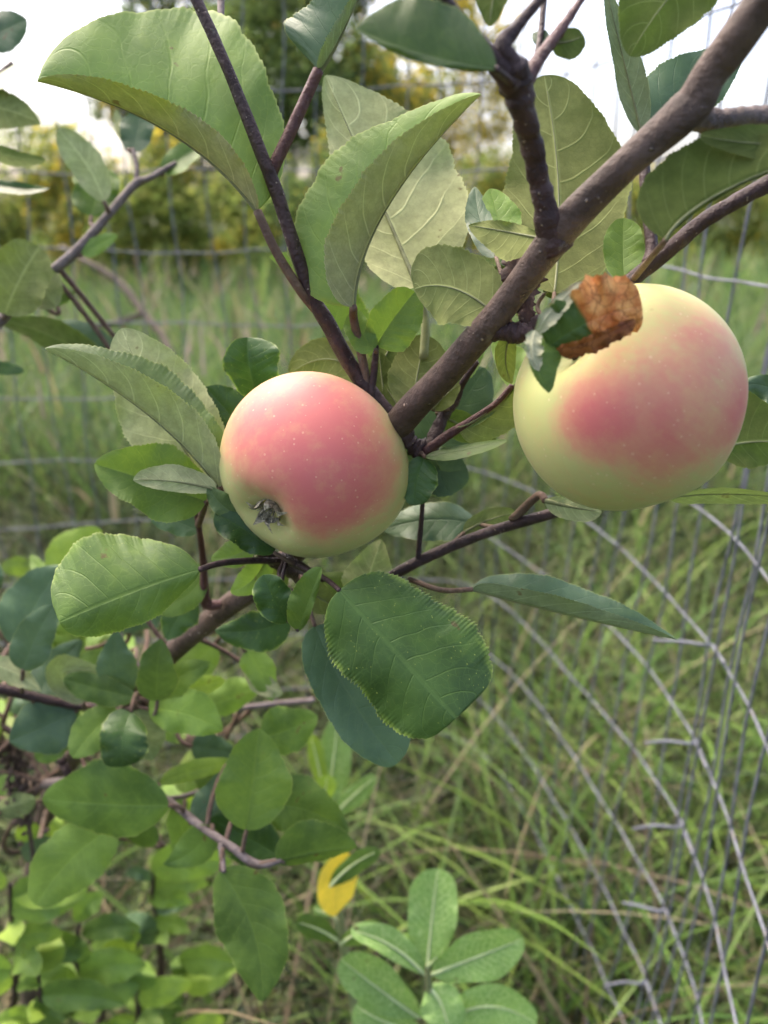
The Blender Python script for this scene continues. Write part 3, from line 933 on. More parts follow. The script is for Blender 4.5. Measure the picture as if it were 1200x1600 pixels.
leaf((530, 922, .270), (620, 1020, .2655), (713, 1122, .262), 118, 92, 'h', 'T', zl=95, zr=30, pet=[(446, 874, .312), (485, 892, .296), (510, 905, .283)], petr=4, petm=M_TWIG, ea=.42, eb=.24, tooth=.08, teeth=44, label='dark sharply toothed leaf hanging below the pink apple')
leaf((492, 978, .305), (548, 1092, .306), (622, 1192, .31), 66, 50, 't', 'T', zl=20, zr=-20, pet=[(470, 900, .33), (480, 940, .316)], eb=.45)
leaf((450, 972, .290), (428, 935, .286), (412, 898, .285), 30, 30, 'd', 'T', wave=.22, zl=-8, pet=[(444, 876, .315), (436, 900, .31), (452, 930, .298)], petm=M_TWIG)
leaf((466, 985, .286), (482, 940, .280), (502, 886, .278), 32, 10, 'b', 'T', wave=.2, zl=-10, pet=[(448, 876, .31), (440, 915, .30), (448, 955, .294)], petm=M_TWIG)
leaf((738, 921, .300), (885, 960, .302), (1058, 1000, .308), 50, -26, 't', 'T', zl=40, zr=-28, pet=[(640, 905, .33), (690, 922, .31)], petr=4, petm=M_PET, eb=.85, ea=.5, wave=.14, label='narrow folded leaf pointing right below the big apple')
# right of and behind the big apple
leaf((1120, 702, .292), (1200, 690, .295), (1300, 705, .30), 95, 40, 'o', 'U', pet=[(1060, 720, .30)])
leaf((1260, 660, .275), (1215, 612, .275), (1160, 600, .275), 26, 22, 't', 'T', wave=.3, pet=[(1290, 700, .28)])
leaf((1045, 778, .290), (1140, 772, .285), (1260, 782, .28), 9, 16, 'p', 'U', zl=-60, zr=30, wave=.15, pet=[(985, 770, .30)])
leaf((852, 782, .298), (892, 792, .296), (940, 800, .295), 14, 22, 'p', 'U', pet=[(800, 812, .315), (840, 775, .303)], petr=6, label='freckled pale leaf tucked under the big apple')
leaf((742, 818, .335), (672, 812, .335), (598, 828, .34), 34, 26, 't', 'T', zl=-20, zr=20, wave=.16, pet=[(780, 826, .318)])
leaf((725, 832, .33), (765, 812, .33), (806, 802, .33), 18, 18, 'k', 'U', pet=[(700, 856, .325)])
leaf((560, 945, .352), (578, 895, .35), (596, 842, .35), 36, 36, 'p', 'U')
leaf((600, 930, .362), (540, 915, .36), (470, 905, .36), 24, 20, 'k', 'T')
leaf((644, 714, .318), (688, 735, .32), (730, 732, .32), 38, 40, 't', 'T', eb=.4)
leaf((664, 716, .294), (650, 752, .293), (648, 790, .293), 34, 22, 'd', 'T', zl=-10, eb=.4, ea=.4, pet=[(668, 708, .296)])
leaf((664, 714, .290), (722, 704, .286), (792, 688, .282), 9, 11, 'o', 'T', zl=16, zr=-16, wave=.25, pet=[(655, 704, .296)])
leaf((716, 668, .290), (772, 634, .288), (838, 556, .286), -8, 44, 'k', 'U', zr=15, pet=[(690, 688, .293)])
leaf((656, 722, .345), (705, 655, .345), (758, 575, .345), 54, 52, 't', 'T')
leaf((676, 640, .29), (694, 620, .29), (718, 600, .29), 15, 17, 'k', 'U', pet=[(700, 640, .30)])
leaf((830, 600, .30), (800, 570, .305), (770, 530, .31), 26, 30, 'b', 'T', pet=[(850, 535, .25), (845, 580, .28)])
# above the fork
leaf((775, 402, .262), (752, 352, .272), (742, 292, .28), 24, 22, 't', 'T', wave=.15, pet=[(800, 480, .245)])
leaf((800, 392, .268), (780, 345, .274), (766, 295, .278), 30, 34, 'b', 'T', pet=[(815, 470, .245)])
leaf((842, 372, .240), (790, 362, .246), (732, 352, .25), 40, 16, 'k', 'U', zl=-14, wave=.16, pet=[(860, 400, .235)])
leaf((812, 490, .250), (808, 428, .252), (802, 358, .255), 28, 34, 'n', 'T', wave=.3, ragged=.3, pet=[(815, 500, .247)], label='withered dark brown leaf behind the limb')
leaf((818, 520, .247), (822, 498, .247), (828, 462, .248), 12, 14, 'n', 'T', wave=.3, ragged=.3, pet=None)
leaf((850, 460, .27), (905, 410, .275), (955, 345, .28), 30, 34, 'o', 'U')
leaf((976, 440, .252), (973, 392, .256), (974, 341, .258), 30, 33, 'b', 'T', zl=-8, zr=-8, ea=.5, eb=.42, pet=[(985, 450, .25)], label='small upright green leaf above the big apple')
# dead leaf and the woolly ones on the big apple
leaf((858, 542, .2085), (926, 500, .203), (1003, 478, .206), 60, 46, 'x', 'T', zl=-16, zr=34, ea=.35, eb=.30, wave=.24, wf=4.5, ragged=.12, quilt=.08, tooth=.03, pet=[(842, 528, .235), (850, 536, .22)], petm=M_TWIG,
     label='half dead leaf with crisp orange brown end, lying on the big apple')
leaf((868, 548, .2075), (928, 532, .202), (992, 500, .2055), 10, 18, 'z', 'T', zl=-10, zr=16, ea=.4, eb=.35, wave=.3, wf=5, ragged=.22, tooth=.04, pet=None, midrib=False, label='rust brown curled edge of the half dead leaf')
leaf((838, 522, .2065), (868, 478, .202), (914, 440, .205), 11, 17, 'w', 'U', wave=.14, wf=3.5, ragged=.12, zr=-6, bulge=.5, pet=None, midrib=False)
leaf((840, 518, .2085), (836, 562, .205), (858, 614, .206), 40, 10, 'g', 'T', zl=14, wave=.10, pet=[(842, 528, .225)])
leaf((836, 516, .2055), (832, 548, .2035), (842, 580, .2045), 17, 12, 'w', 'U', wave=.22, wf=3, ragged=.25, bulge=.5, pet=None, midrib=False)
# upper right
leaf((1003, 205, .252), (1065, 145, .256), (1162, 80, .26), 52, 48, 't', 'T', pet=[(1012, 412, .246), (1018, 385, .247), (1010, 320, .249), (1006, 250, .251)], petr=8, petm=M_TWIG, wave=.12)
leaf((1002, 208, .249), (978, 110, .246), (944, -30, .24), 20, 28, 't', 'U', pet=None, wave=.08)
leaf((1150, -90, .212), (1060, -20, .215), (984, 88, .22), 62, 76, 'o', 'U', pet=[(1240, -60, .18)])
leaf((1040, 375, .205), (1120, 305, .20), (1290, 235, .19), 92, 6, 'o', 'U', zl=20, pet=[(990, 436, .248), (1015, 405, .225)], petr=5, ea=.45, label='olive leaf against the light at right')
leaf((1290, 215, .20), (1200, 225, .198), (1092, 212, .196), 26, 30, 'o', 'U', pet=[(1290, 176, .207)])
# top middle
leaf((498, 110, .262), (532, 55, .258), (585, -60, .25), 80, -16, 't', 'T', zl=25, zr=-25, pet=[(422, 282, .272), (428, 262, .271), (455, 205, .268), (480, 150, .265)], petr=9, petm=M_RED)
leaf((775, 108, .178), (660, 84, .172), (556, 45, .17), 14, 86, 'o', 'T', zr=20, pet=[(800, 130, .192)], petr=6, petm=M_TWIG, hi=True)
leaf((785, -60, .19), (772, -10, .19), (765, 42, .19), 26, 30, 'o', 'U', pet=[(830, -40, .19)], hi=True)
leaf((865, 66, .208), (885, 66, .21), (912, 56, .212), 24, 26, 'o', 'U', ea=.4, eb=.35)
leaf((862, 62, .212), (848, 62, .213), (832, 52, .215), 14, 16, 't', 'T')
# --- blurred leaves, upper left
leaf((-50, 70, .43), (0, 50, .43), (42, 30, .43), 32, 34, 't', 'T')
leaf((-20, 140, .43), (55, 98, .44), (146, 66, .45), 12, 15, 'd', 'T', zl=30, zr=-30, wave=.3)
leaf((-50, 165, .43), (5, 170, .43), (64, 194, .43), 30, 32, 'k', 'U')
leaf((-40, 222, .43), (20, 245, .43), (72, 250, .43), 12, 14, 'o', 'U', zr=-20)
leaf((-40, 280, .44), (20, 292, .44), (78, 294, .44), 9, 13, 'd', 'T', zr=-20)
leaf((162, 315, .455), (136, 258, .45), (90, 203, .445), 27, 28, 'p', 'U')
leaf((143, 338, .47), (152, 298, .472), (162, 262, .475), 42, 38, 'g', 'T', ea=.4, eb=.4)
leaf((209, 238, .478), (214, 205, .48), (220, 172, .48), 26, 26, 't', 'T', ea=.4, eb=.4)
leaf((195, 222, .482), (185, 195, .485), (182, 170, .485), 8, 10, 'p', 'U')
leaf((256, 272, .475), (285, 245, .476), (322, 228, .48), 22, 20, 'g', 'T', zr=-15)
leaf((128, 398, .455), (155, 382, .455), (184, 368, .455), 15, 14, 'b', 'T')
leaf((8, 492, .435), (30, 440, .43), (62, 386, .43), 58, 46, 'k', 'U', zl=-20, ea=.4, eb=.35)
leaf((90, 480, .445), (62, 440, .44), (50, 400, .44), 30, 30, 'p', 'U')
leaf((200, 585, .50), (135, 532, .50), (66, 508, .50), 24, 26, 't', 'T', zl=-20)
leaf((160, 575, .48), (80, 525, .475), (-10, 500, .47), 22, 26, 'o', 'U')
leaf((-40, 570, .45), (0, 574, .45), (38, 580, .45), 10, 12, 'd', 'T')
leaf((45, 455, .45), (85, 468, .455), (118, 455, .46), 12, 12, 'g', 'T')
# --- lower left leaves
leaf((28, 1010, .46), (55, 945, .46), (100, 885, .46), 48, 46, 't', 'T')
leaf((36, 1047, .412), (56, 996, .408), (84, 945, .405), 34, 30, 't', 'T', pet=[(34, 1084, .436)], label='grey green oval leaf at lower left edge')
leaf((-30, 1035, .42), (20, 1050, .42), (64, 1080, .42), 18, 20, 'p', 'U')
leaf((132, 1098, .44), (98, 1050, .43), (168, 1052, .425), 24, 22, 'p', 'U', zl=-20)
leaf((246, 1095, .41), (246, 1048, .395), (252, 998, .39), 34, 32, 'o', 'T')
leaf((452, 968, .365), (395, 985, .36), (336, 985, .36), 34, 28, 'd', 'T', label='dark blurred leaf with pale margin over the lower limb')
leaf((305, 935, .375), (278, 965, .375), (262, 1000, .375), 28, 26, 'd', 'T')
leaf((180, 985, .47), (215, 945, .465), (262, 925, .46), 40, 44, 't', 'T')
leaf((240, 905, .42), (275, 900, .415), (320, 890, .41), 24, 26, 'g', 'T')
leaf((384, 1018, .42), (405, 1048, .42), (426, 1096, .42), 26, 24, 'b', 'T')
leaf((385, 1040, .425), (415, 1070, .42), (442, 1082, .42), 16, 18, 'p', 'U')
leaf((336, 1005, .47), (305, 1038, .47), (270, 1080, .47), 28, 26, 'b', 'T')
leaf((270, 1078, .455), (310, 1072, .455), (352, 1062, .455), 17, 18, 'l', 'T')
leaf((232, 1108, .42), (290, 1115, .41), (348, 1142, .41), 42, 36, 'b', 'T', wave=.18)
leaf((215, 1108, .425), (225, 1145, .42), (238, 1188, .42), 36, 40, 'b', 'U')
leaf((185, 1110, .43), (148, 1140, .42), (114, 1184, .415), 30, 32, 'b', 'T')
leaf((205, 1112, .41), (192, 1152, .40), (192, 1198, .40), 40, 38, 'd', 'T', ea=.4, eb=.35)
leaf((118, 1112, .45), (70, 1135, .445), (14, 1158, .44), 44, 48, 't', 'T')
leaf((264, 1258, .425), (168, 1256, .425), (66, 1248, .43), 48, 64, 'g', 'T', zl=18, zr=-10, label='large mid green leaf lying level at lower left')
leaf((182, 1294, .445), (118, 1335, .445), (56, 1414, .445), 48, 46, 'b', 'T', ea=.42, eb=.42)
leaf((385, 1297, .402), (396, 1216, .398), (404, 1138, .396), 54, 56, 'b', 'T', zl=-16, zr=-10, pet=[(378, 1335, .408)], label='light green upright leaf in the lower left foliage', hi=True)
leaf((408, 1152, .44), (450, 1140, .44), (496, 1118, .44), 40, 36, 'g', 'T')
leaf((432, 1345, .402), (492, 1330, .40), (558, 1322, .40), 50, 18, 'g', 'T', zl=-10, zr=20, pet=[(405, 1350, .404)], hi=True)
leaf((405, 1262, .43), (470, 1262, .43), (545, 1300, .43), 46, 48, 'g', 'T')
leaf((436, 1338, .425), (390, 1310, .43), (330, 1278, .43), 40, 42, 'd', 'T')
leaf((345, 1360, .402), (396, 1455, .398), (408, 1565, .398), 56, 52, 'g', 'T', zl=-10, zr=14, pet=[(348, 1325, .408)], ea=.5, eb=.75, hi=True, label='large leaf hanging point down at bottom left')
leaf((250, 1225, .44), (300, 1205, .45), (370, 1190, .46), 16, 14, 'l', 'T')
leaf((300, 1165, .48), (330, 1170, .48), (372, 1180, .48), 26, 26, 't', 'T')
leaf((95, 905, .52), (110, 860, .52), (160, 830, .52), 30, 32, 'l', 'T')
leaf((350, 1250, .47), (330, 1220, .47), (290, 1195, .47), 26, 28, 'b', 'T')

leaf((200, 1090, .43), (180, 1040, .42), (185, 985, .415), 30, 34, 't', 'T')
leaf((235, 1085, .42), (275, 1060, .41), (330, 1035, .41), 26, 28, 'b', 'T')
leaf((215, 1090, .42), (150, 1075, .42), (100, 1060, .42), 24, 22, 'g', 'T')
leaf((120, 1105, .45), (140, 1050, .46), (190, 1020, .47), 30, 26, 'g', 'T')
leaf((300, 925, .40), (260, 905, .41), (215, 915, .42), 24, 22, 'o', 'U')
# small leaves crowding the spurs between and beside the apples
for q in [((690, 650, .31), (735, 672, .315), (775, 690, .32), 24, 22, 'o', 'U'), ((640, 700, .31), (668, 745, .32), (700, 775, .33), 26, 24, 't', 'T'),
          ((600, 640, .31), (628, 600, .315), (640, 545, .32), 24, 26, 'k', 'U'), ((690, 600, .30), (725, 560, .31), (745, 515, .32), 26, 26, 'b', 'T'),
          ((575, 590, .31), (600, 560, .315), (618, 520, .32), 22, 20, 'o', 'U'), ((560, 570, .32), (530, 540, .325), (520, 495, .33), 22, 24, 'g', 'T'),
          ((395, 850, .32), (365, 868, .325), (330, 872, .33), 20, 22, 'g', 'T'), ((415, 872, .33), (395, 905, .335), (360, 925, .34), 22, 22, 'b', 'T'),
          ((310, 830, .345), (275, 815, .345), (235, 812, .345), 22, 24, 't', 'T'), ((440, 885, .34), (420, 930, .345), (410, 960, .345), 24, 22, 'k', 'T'),
          ((470, 905, .34), (500, 935, .345), (540, 950, .35), 20, 22, 'k', 'U'), ((318, 900, .365), (285, 935, .365), (240, 950, .365), 24, 26, 'g', 'T'),
          ((800, 520, .262), (790, 560, .27), (800, 600, .275), 16, 18, 'k', 'U'), ((820, 500, .262), (800, 450, .27), (770, 420, .275), 20, 22, 'o', 'U'),
          ((60, 1090, .45), (90, 1040, .46), (130, 1000, .46), 28, 30, 't', 'T'), ((120, 1102, .45), (90, 1150, .45), (60, 1190, .45), 26, 30, 'g', 'T'),
          ((330, 1290, .42), (300, 1330, .43), (255, 1350, .43), 26, 28, 'g', 'T'), ((300, 1285, .43), (330, 1250, .44), (345, 1205, .44), 24, 26, 't', 'T'),
          ((270, 1262, .44), (290, 1310, .45), (300, 1360, .46), 22, 24, 'b', 'T')]:
    leaf(*q)
# fill: leaves deeper in the same crown
for i in range(70):
    x = random.uniform(-40, 330); y = random.uniform(880, 1340)
    if x > 200 and y < 960: continue
    d = random.uniform(.47, .68)
    a = random.uniform(0, 6.28); L = random.uniform(55, 90) * .45 / d * 1.2
    leaf((x, y, d), (x + math.cos(a) * L * .5, y + math.sin(a) * L * .5 + 5, d + random.uniform(-.02, .02)), (x + math.cos(a) * L, y + math.sin(a) * L + random.uniform(0, 16), d + random.uniform(-.03, .03)),
         L * random.uniform(.22, .36), L * random.uniform(.22, .36), random.choice('gbbbglt'), random.choice('TTTU'), zl=random.uniform(-12, 12), zr=random.uniform(-12, 12))


# ------------------------------------------------------------------ apples
def apple_mat(name, hot, soft, dirs):
    """hot: (point, radius, strength) blush spots on the skin, object space in units of the apple's radius"""
    a = NT(name)
    ob = a.obj()
    nz = a.noise(ob, 42, 5, .6)
    nz1 = a.noise(ob, 20, 3)
    nf = a.noise(ob, 260, 4, .7)
    fr = a.n('ShaderNodeAttribute', attribute_name='frame')
    st = a.noise(fr.outputs['Vector'], 16, 5, .62)          # faint streaks from stalk to calyx
    st2 = a.noise(fr.outputs['Vector'], 46, 3, .6)
    base = a.mix(a.ramp(nz1, .35, .7), (.45, .475, .175), (.52, .49, .20))
    base = a.mix(a.math('MULTIPLY', a.ramp(nz, .45, .75), .5), base, (.41, .46, .16))
    tot = None
    for (p, r, s) in hot:
        vm = a.n('ShaderNodeVectorMath', operation='DISTANCE')
        a.link(ob, vm.inputs[0]); vm.inputs[1].default_value = tuple(p)
        m = a.ramp(vm.outputs['Value'], r, 0.0, 0.0, s)
        tot = m if tot is None else a.math('ADD', tot, m)
    tot = a.math('ADD', tot, a.math('MULTIPLY_ADD', nz, .60, -.30))
    tot = a.math('ADD', tot, a.math('MULTIPLY_ADD', nf, .34, -.17))
    tot = a.math('ADD', tot, a.math('ADD', a.math('MULTIPLY_ADD', st, .62, -.31), a.math('MULTIPLY_ADD', st2, .26, -.13)))
    o1 = a.mix(a.math('MULTIPLY', a.ramp(tot, -.05, .75), .88), base, (.62, .285, .175))
    o2 = a.mix(a.math('MULTIPLY', a.ramp(tot, .35, 1.35), .90), o1, (.57, .135, .135))
    mot = a.noise(ob, 150, 5, .7)
    o2 = a.mix(a.math('MULTIPLY', a.ramp(mot, .46, .70), .16), o2, (.68, .44, .20))
    o2 = a.mix(a.math('MULTIPLY', a.ramp(a.noise(ob, 75, 4, .6), 52e-2, .74), .14), o2, (.60, .42, .17))
    # pale breathing dots
    v = a.n('ShaderNodeTexVoronoi'); a.link(ob, v.inputs['Vector']); v.inputs['Scale'].default_value = 360
    sz = a.n('ShaderNodeSeparateColor'); a.link(v.outputs['Color'], sz.inputs[0])
    lim = a.math('MULTIPLY_ADD', sz.outputs[0], .12, .06)
    dot = a.math('MULTIPLY', a.math('LESS_THAN', v.outputs['Distance'], lim), a.math('GREATER_THAN', sz.outputs[1], .25))
    col = a.mix(a.math('MULTIPLY', dot, .30), o2, (.78, .62, .40))
    # russet freckles
    rs = a.math('GREATER_THAN', a.noise(ob, 120, 3), .735)
    col = a.mix(a.math('MULTIPLY', rs, .35), col, (.36, .24, .10))
    nrm = a.bump(a.math('ADD', a.math('MULTIPLY', nf, .4), dot), .12, .0004)
    rough = a.math('MULTIPLY_ADD', a.noise(ob, 30, 4), .16, .42)
    return a.out(a.pbsdf(col, rough, nrm, .32, **{'Subsurface Weight': .12, 'Subsurface Radius': (.008, .004, .002), 'Subsurface Scale': 1.0, 'Sheen Weight': .06}))


def cam_vec(x, y, z):
    """x right, y up, z towards the viewer -> world direction"""
    return np.array([1, 0, 0]) * x + np.array([0, SP, CP]) * y + np.array([0, -CP, SP]) * z


def apple(cx, cy, d, rpx, stem_dir, hot, label, squash, matname, wiggle=0, calyx=True):
    C = P(cx, cy, d)
    Rr = rpx * d / F
    ax = cam_vec(*stem_dir); ax /= np.linalg.norm(ax)
    u = np.cross(ax, cam_vec(0, 0, 1)); u /= np.linalg.norm(u)
    v = np.cross(ax, u)
    root = empty('apple', C)
    tag(root, label, 'apple')
    n, k = 80, 112
    th = np.linspace(0, np.pi, n)
    phi = np.linspace(0, 2 * np.pi, k, endpoint=False)
    TH, PH = np.meshgrid(th, phi, indexing='ij')
    lob = ((1 - np.cos(TH)) / 2) ** 2
    lob0 = ((1 + np.cos(TH)) / 2) ** 3
    z = squash * np.cos(TH) - .24 * np.exp(-(TH / .22) ** 2) + .20 * np.exp(-((np.pi - TH) / .26) ** 2)
    rho = np.sin(TH) ** .93 * (1 + .05 * np.cos(TH))
    rho = rho * (1 + .018 * lob * np.cos(5 * PH + 1 + wiggle) + .02 * lob0 * np.cos(2 * PH + wiggle) + .012 * np.sin(3 * PH + TH * 2 + wiggle))
    z = z + .02 * lob * np.cos(5 * PH + 1) * np.sin(TH) + .025 * np.sin(TH) * np.cos(PH + wiggle)
    loc = (ax[None, None] * z[..., None] + u * (rho * np.cos(PH))[..., None] + v * (rho * np.sin(PH))[..., None]) * Rr
    V = (C + loc).reshape(-1, 3)
    Fq = []
    for i in range(n - 1):
        for j in range(k):
            j2 = (j + 1) % k
            Fq.append((i * k + j, (i + 1) * k + j, (i + 1) * k + j2, i * k + j2))
    pts = []
    for (hx, hy, r, s) in hot:
        q = np.array([(hx - cx) / rpx, -(hy - cy) / rpx])
        zz = math.sqrt(max(0, 1 - q @ q))
        pts.append((cam_vec(q[0], q[1], zz) * Rr, r * Rr, s))
    sk = mesh_obj('skin', V, np.array(Fq), apple_mat(matname, pts, None, None), root, origin=C)
    fa = sk.data.attributes.new('frame', 'FLOAT_VECTOR', 'POINT')
    fv = np.stack([rho * np.cos(PH), rho * np.sin(PH), .16 * z], -1).reshape(-1, 3).astype(np.float32)
    fa.data.foreach_set('vector', fv.ravel() * .5)
    # dried calyx
    if calyx:
        cb = C - ax * Rr * (squash - .20)
        Vs, Fs = [], []
        rg = np.random.default_rng(3)
        for j in range(7):
            an = j / 7 * 2 * np.pi + rg.uniform(-.2, .2)
            dr = u * math.cos(an) + v * math.sin(an)
            sd_ = np.cross(dr, ax)
            L = Rr * rg.uniform(.13, .20)
            pth = [cb + dr * Rr * .07 + ax * Rr * .05, cb + dr * Rr * .12 - ax * L * .5, cb + dr * Rr * rg.uniform(.08, .18) - ax * L * .9, cb + dr * Rr * rg.uniform(.10, .30) - ax * L * rg.uniform(.7, 1.2)]
            cc = catmull(pth, 9)
            wd = np.array([.055, .062, .060, .054, .046, .038, .027, .015, .005]) * Rr
            o0 = len(Vs)
            for q, ww in zip(cc, wd):
                Vs += [q - sd_ * ww, q + dr * ww * .35, q + sd_ * ww]
            for i in range(8):
                b0 = o0 + i * 3
                Fs += [(b0, b0 + 1, b0 + 4, b0 + 3), (b0 + 1, b0 + 2, b0 + 5, b0 + 4)]
        for j in range(26):                      # dry stamens and wool
            an = rg.uniform(0, 6.28); dr = u * math.cos(an) + v * math.sin(an)
            a0 = cb + dr * Rr * rg.uniform(0, .07)
            a1 = a0 - ax * Rr * rg.uniform(.10, .20) + dr * Rr * rg.uniform(-.03, .06) + rg.normal(0, .01, 3) * Rr
            tv, tf = tube_geo([a0, (a0 + a1) / 2 + rg.normal(0, .008, 3) * Rr, a1], .006 * Rr, 4)
            o0 = len(Vs); Vs += list(tv); Fs += [tuple(i + o0 for i in f) for f in tf]
        mesh_obj('calyx', np.array(Vs), Fs, simple_mat('dry_calyx', (.30, .27, .19), .85, .6, 900, bump=.5), root, origin=cb)
    return root, C, ax, Rr


a1, C1, ax1, R1 = apple(489, 732, .300, 148, (.50, .58, -.64),
                        [(470, 640, 1.15, .95), (560, 640, .95, .55), (560, 740, .9, .55), (510, 800, .6, .40), (380, 690, .8, .50), (480, 720, 1.0, .50), (500, 800, .8, .45), (590, 770, .7, .40), (540, 820, .6, .30), (420, 750, .5, .25)],
                        'smaller pink apple at left with its dried calyx showing', .90, 'apple_skin_pink', 0.0)
a2, C2, ax2, R2 = apple(980, 628, .250, 174, (-.75, .45, .48),
                        [(882, 672, .46, .85), (930, 680, .70, .42), (1000, 650, 1.30, .58), (1105, 650, .45, .62), (1050, 560, .6, .30), (990, 720, .55, .32), (1080, 700, .5, .34)],
                        'larger yellow green apple with pink cheek at right', .97, 'apple_skin_yellow', 1.7, calyx=False)
# stalks
sb = C1 + ax1 * R1 * (.90 - .24)
v, f = tube_geo(catmull([sb, sb + ax1 * R1 * .3, (sb + ax1 * R1 * .3) * .4 + P(625, 668, .296) * .6, P(625, 668, .296)], 16), .0013, 8, .1)
mesh_obj('stalk', v, f, M_TWIG, a1)
sb = C2 + ax2 * R2 * (.97 - .24)
v, f = tube_geo(catmull([sb, sb + ax2 * R2 * .22, P(846, 530, .236)], 14), .0014, 8, .1)
mesh_obj('stalk', v, f, M_TWIG, a2)


# ------------------------------------------------------------------ plants in the grass
def weed(name, base, label, cat, stem_pts, leaves, stem_mat, group=None, r=5):
    root = empty(name, base)
    tag(root, label, cat, group)
    a = np.array(stem_pts, float)
    c = catmull(np.c_[np.array([P(*q[:3]) for q in a]), a[:, 3] * a[:, 2] / F], 24)
    v, f = tube_geo(c[:, :3], c[:, 3], 9, .04)
    mesh_obj('stem', v, f, stem_mat, root)
    for q in leaves:
        q = dict(q)
        leaf(q.pop('b'), q.pop('c', None), q.pop('t'), q.pop('wl'), q.pop('wr'), q.pop('m', 'm'), q.pop('f', 'T'), parent=root, pet=q.pop('pet', None), **q)
    return root


def foot(px, py, d):
    p = P(px, py, d); return (p[0], p[1], 0)


MK = dict(teeth=0, tooth=0, ea=.68, ragged=0, wave=.08, nT=36, nS=7, petm=M_MIDP, petr=4.0, hi=True, quilt=.01, eb=.46)
weed('milkweed', foot(690, 1700, .62), 'light green broad leaved weed with pale midribs at bottom centre', 'plant',
     [(720, 2100, .75, 7), (690, 1700, .60, 7), (672, 1560, .545, 6), (668, 1505, .53, 4)],
     [dict(b=(668, 1512, .53), c=(674, 1440, .535), t=(684, 1356, .54), wl=40, wr=42, zl=-12, zr=-12, **MK),
      dict(b=(674, 1522, .528), c=(742, 1496, .52), t=(818, 1466, .515), wl=36, wr=40, zl=-10, zr=-8, **MK),
      dict(b=(662, 1522, .528), c=(612, 1478, .52), t=(548, 1452, .515), wl=20, wr=26, zl=-18, zr=8, **MK),
      dict(b=(668, 1508, .525), c=(676, 1502, .52), t=(684, 1492, .516), wl=5, wr=6, **MK),
      dict(b=(655, 1590, .55), c=(596, 1548, .545), t=(532, 1498, .54), wl=34, wr=40, zl=-8, zr=-14, **MK),
      dict(b=(690, 1605, .55), c=(760, 1572, .545), t=(838, 1600, .54), wl=34, wr=40, zl=-6, **MK),
      dict(b=(668, 1540, .54), c=(690, 1570, .535), t=(700, 1610, .53), wl=36, wr=36, zl=12, **MK),
      dict(b=(662, 1610, .56), c=(610, 1600, .55), t=(555, 1570, .55), wl=40, wr=28, **MK)], M_PETG)
weed('yellow_leaved_weed', foot(575, 1750, .72), 'slender weed with one bright yellow leaf on its stem', 'plant',
     [(590, 2050, .85, 6), (575, 1750, .70, 6), (545, 1540, .62, 5), (524, 1435, .59, 4)],
     [dict(b=(522, 1432, .588), c=(522, 1385, .58), t=(545, 1332, .575), wl=27, wr=32, m='y', zl=-12, midrib=False, **MK),
      dict(b=(516, 1385, .57), c=(550, 1352, .565), t=(594, 1328, .56), wl=16, wr=18, m='g', **MK),
      dict(b=(528, 1470, .595), c=(498, 1452, .59), t=(462, 1440, .585), wl=18, wr=20, m='g', **MK),
      dict(b=(532, 1475, .595), c=(562, 1456, .59), t=(596, 1446, .585), wl=14, wr=20, m='b', **MK),
      dict(b=(524, 1432, .59), c=(505, 1425, .588), t=(490, 1420, .588), wl=7, wr=8, m='m', **MK)], M_PETG)
weed('pale_green_weed', foot(560, 1650, .9), 'pale green narrow leaved weed behind the lower left leaves', 'plant',
     [(600, 1900, 1.05, 5), (560, 1600, .86, 5), (515, 1330, .70, 5), (505, 1240, .66, 4)],
     [dict(b=(505, 1245, .66), c=(498, 1200, .655), t=(484, 1145, .65), wl=12, wr=14, m='l', **MK),
      dict(b=(510, 1262, .66), c=(520, 1195, .66), t=(528, 1120, .66), wl=26, wr=28, m='m', **MK),
      dict(b=(515, 1280, .665), c=(550, 1245, .66), t=(588, 1212, .655), wl=15, wr=17, m='m', **MK),
      dict(b=(505, 1250, .65), c=(508, 1235, .64), t=(512, 1210, .635), wl=16, wr=16, m='l', **MK),
      dict(b=(518, 1290, .67), c=(478, 1255, .67), t=(440, 1220, .67), wl=18, wr=20, m='m', **MK)], M_PETG)


def seedling(px, py, d, h_px, seed, label, mats='lbbg', n=8):
    rg = random.Random(seed)
    top = (px, py, d)
    stem = [(px + rg.uniform(-10, 20), py + h_px * 2.2, d * 1.25, 5), (px + rg.uniform(-15, 15), py + h_px * .9, d * 1.08, 5), (px + rg.uniform(-8, 8), py + h_px * .4, d * 1.03, 4), (px, py, d, 2.5)]
    lv = []
    for i in range(n):
        f = i / n
        bx = px + rg.uniform(-8, 8); by = py + f * h_px * 1.2; dd = d * (1 + .08 * f)
        a = rg.uniform(0, 6.28); L = rg.choice([55, 75, 95, 120, 150]) * rg.uniform(.85, 1.1) * .6 / d
        tx, ty = bx + math.cos(a) * L, by + math.sin(a) * L * .45 - L * .10
        lv.append(dict(b=(bx, by, dd), c=((bx + tx) / 2, (by + ty) / 2 - 7, dd * .985), t=(tx, ty, dd * (1 - .05 * math.sin(a))), wl=L * rg.uniform(.18, .30), wr=L * rg.uniform(.18, .30),
                       m=rg.choice(mats), f='T', zl=rg.uniform(-14, 4), zr=rg.uniform(-14, 4), hi=False, eb=rg.uniform(.6, .95), wave=.16))
    weed('shrub_seedling', foot(px, py + h_px * 2.2, d * 1.25), label, 'shrub', stem, lv, M_TWIG, 'bright shoots in the lower left corner', 4)


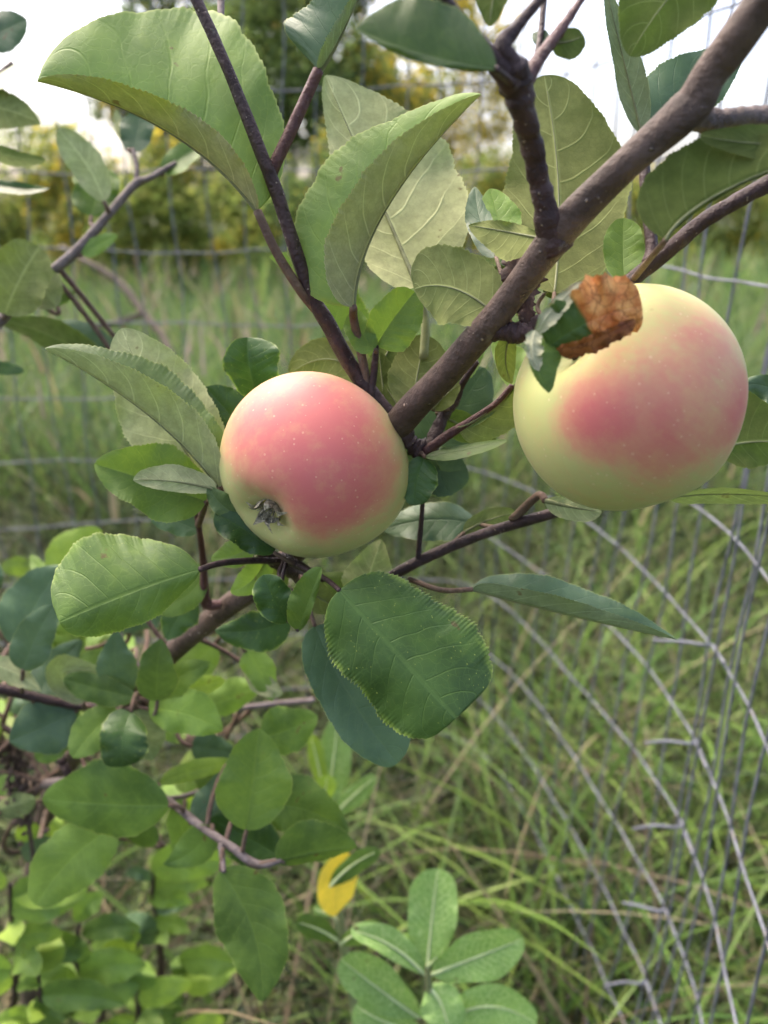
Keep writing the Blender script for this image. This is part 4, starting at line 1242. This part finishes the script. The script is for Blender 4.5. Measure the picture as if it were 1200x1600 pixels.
seedling(15, 1380, .56, 150, 1, 'lime green shoot cut off by the left edge near the bottom', 'llb', 8)
seedling(125, 1440, .60, 140, 2, 'leafy green shoot second from the left along the bottom', 'gbb')
seedling(215, 1470, .64, 130, 3, 'bright green shoot left of the large hanging leaf', 'blb')
seedling(285, 1500, .70, 110, 4, 'bright green shoot partly behind the large hanging leaf', 'bl')
seedling(60, 1520, .60, 120, 5, 'green shoot in the bottom left corner', 'gbl')
seedling(240, 1360, .68, 110, 6, 'shaded green shoot below the level lower left leaf', 'btg')
seedling(160, 1545, .68, 90, 7, 'low green shoot at the bottom edge', 'gb')

# dry brown seed spike
sroot = empty('dried_seed_spike', foot(70, 1700, .75))
tag(sroot, 'dry dark brown seed spike at the left edge', 'seed head')
sp = catmull([P(90, 2000, .85), P(70, 1600, .66), (P(52, 1340, .55)), P(25, 1200, .53), P(10, 1150, .52)], 40)
v, f = tube_geo(sp, .0016, 7)
M_SEED = simple_mat('dry_seed', (.085, .058, .045), .85, .55, 300, bump=.6)
mesh_obj('stem', v, f, M_SEED, sroot)
Vs, Fs = [], []
for i in range(260):
    q = sp[int(rng.integers(22, 38))] + rng.normal(0, .0055, 3)
    dr = rng.normal(0, 1, 3); dr /= np.linalg.norm(dr); a = np.cross(dr, rng.normal(0, 1, 3)); a /= np.linalg.norm(a); b = np.cross(dr, a)
    s = rng.uniform(.0018, .004)
    o0 = len(Vs)
    Vs += [q - dr * s, q + a * s * .6, q + b * s * .6, q - a * s * .6, q - b * s * .6, q + dr * s * 1.3]
    for j in range(4):
        Fs += [(o0, o0 + 1 + (j + 1) % 4, o0 + 1 + j), (o0 + 5, o0 + 1 + j, o0 + 1 + (j + 1) % 4)]
so = mesh_obj('seeds', np.array(Vs), Fs, M_SEED, sroot, smooth=False)
so['kind'] = 'stuff'
# fallen branch in the grass beyond the wire
fb = [(95, 385, 2.6, 3), (140, 412, 2.5, 5), (185, 440, 2.45, 6), (225, 490, 2.4, 6), (262, 540, 2.3, 6), (290, 640, 2.2, 7)]
a = np.array(fb)
c = catmull(np.c_[np.array([P(*q[:3]) for q in a]), a[:, 3] * a[:, 2] / F], 40)
v, f = tube_geo(c[:, :3], c[:, 3], 9, .1)
fb2 = [(226, 490, 2.4, 5), (190, 502, 2.35, 4.5), (148, 512, 2.3, 3.5)]
a = np.array(fb2)
c2 = catmull(np.c_[np.array([P(*q[:3]) for q in a]), a[:, 3] * a[:, 2] / F], 20)
v2, f2 = tube_geo(c2[:, :3], c2[:, 3], 8, .12)
f = list(f) + [tuple(i + len(v) for i in q) for q in f2]; v = np.vstack([v, v2])
tag(mesh_obj('dead_branch', v, f, M_FBARK), 'crooked dead branch caught in the tall grass beyond the wire', 'branch')
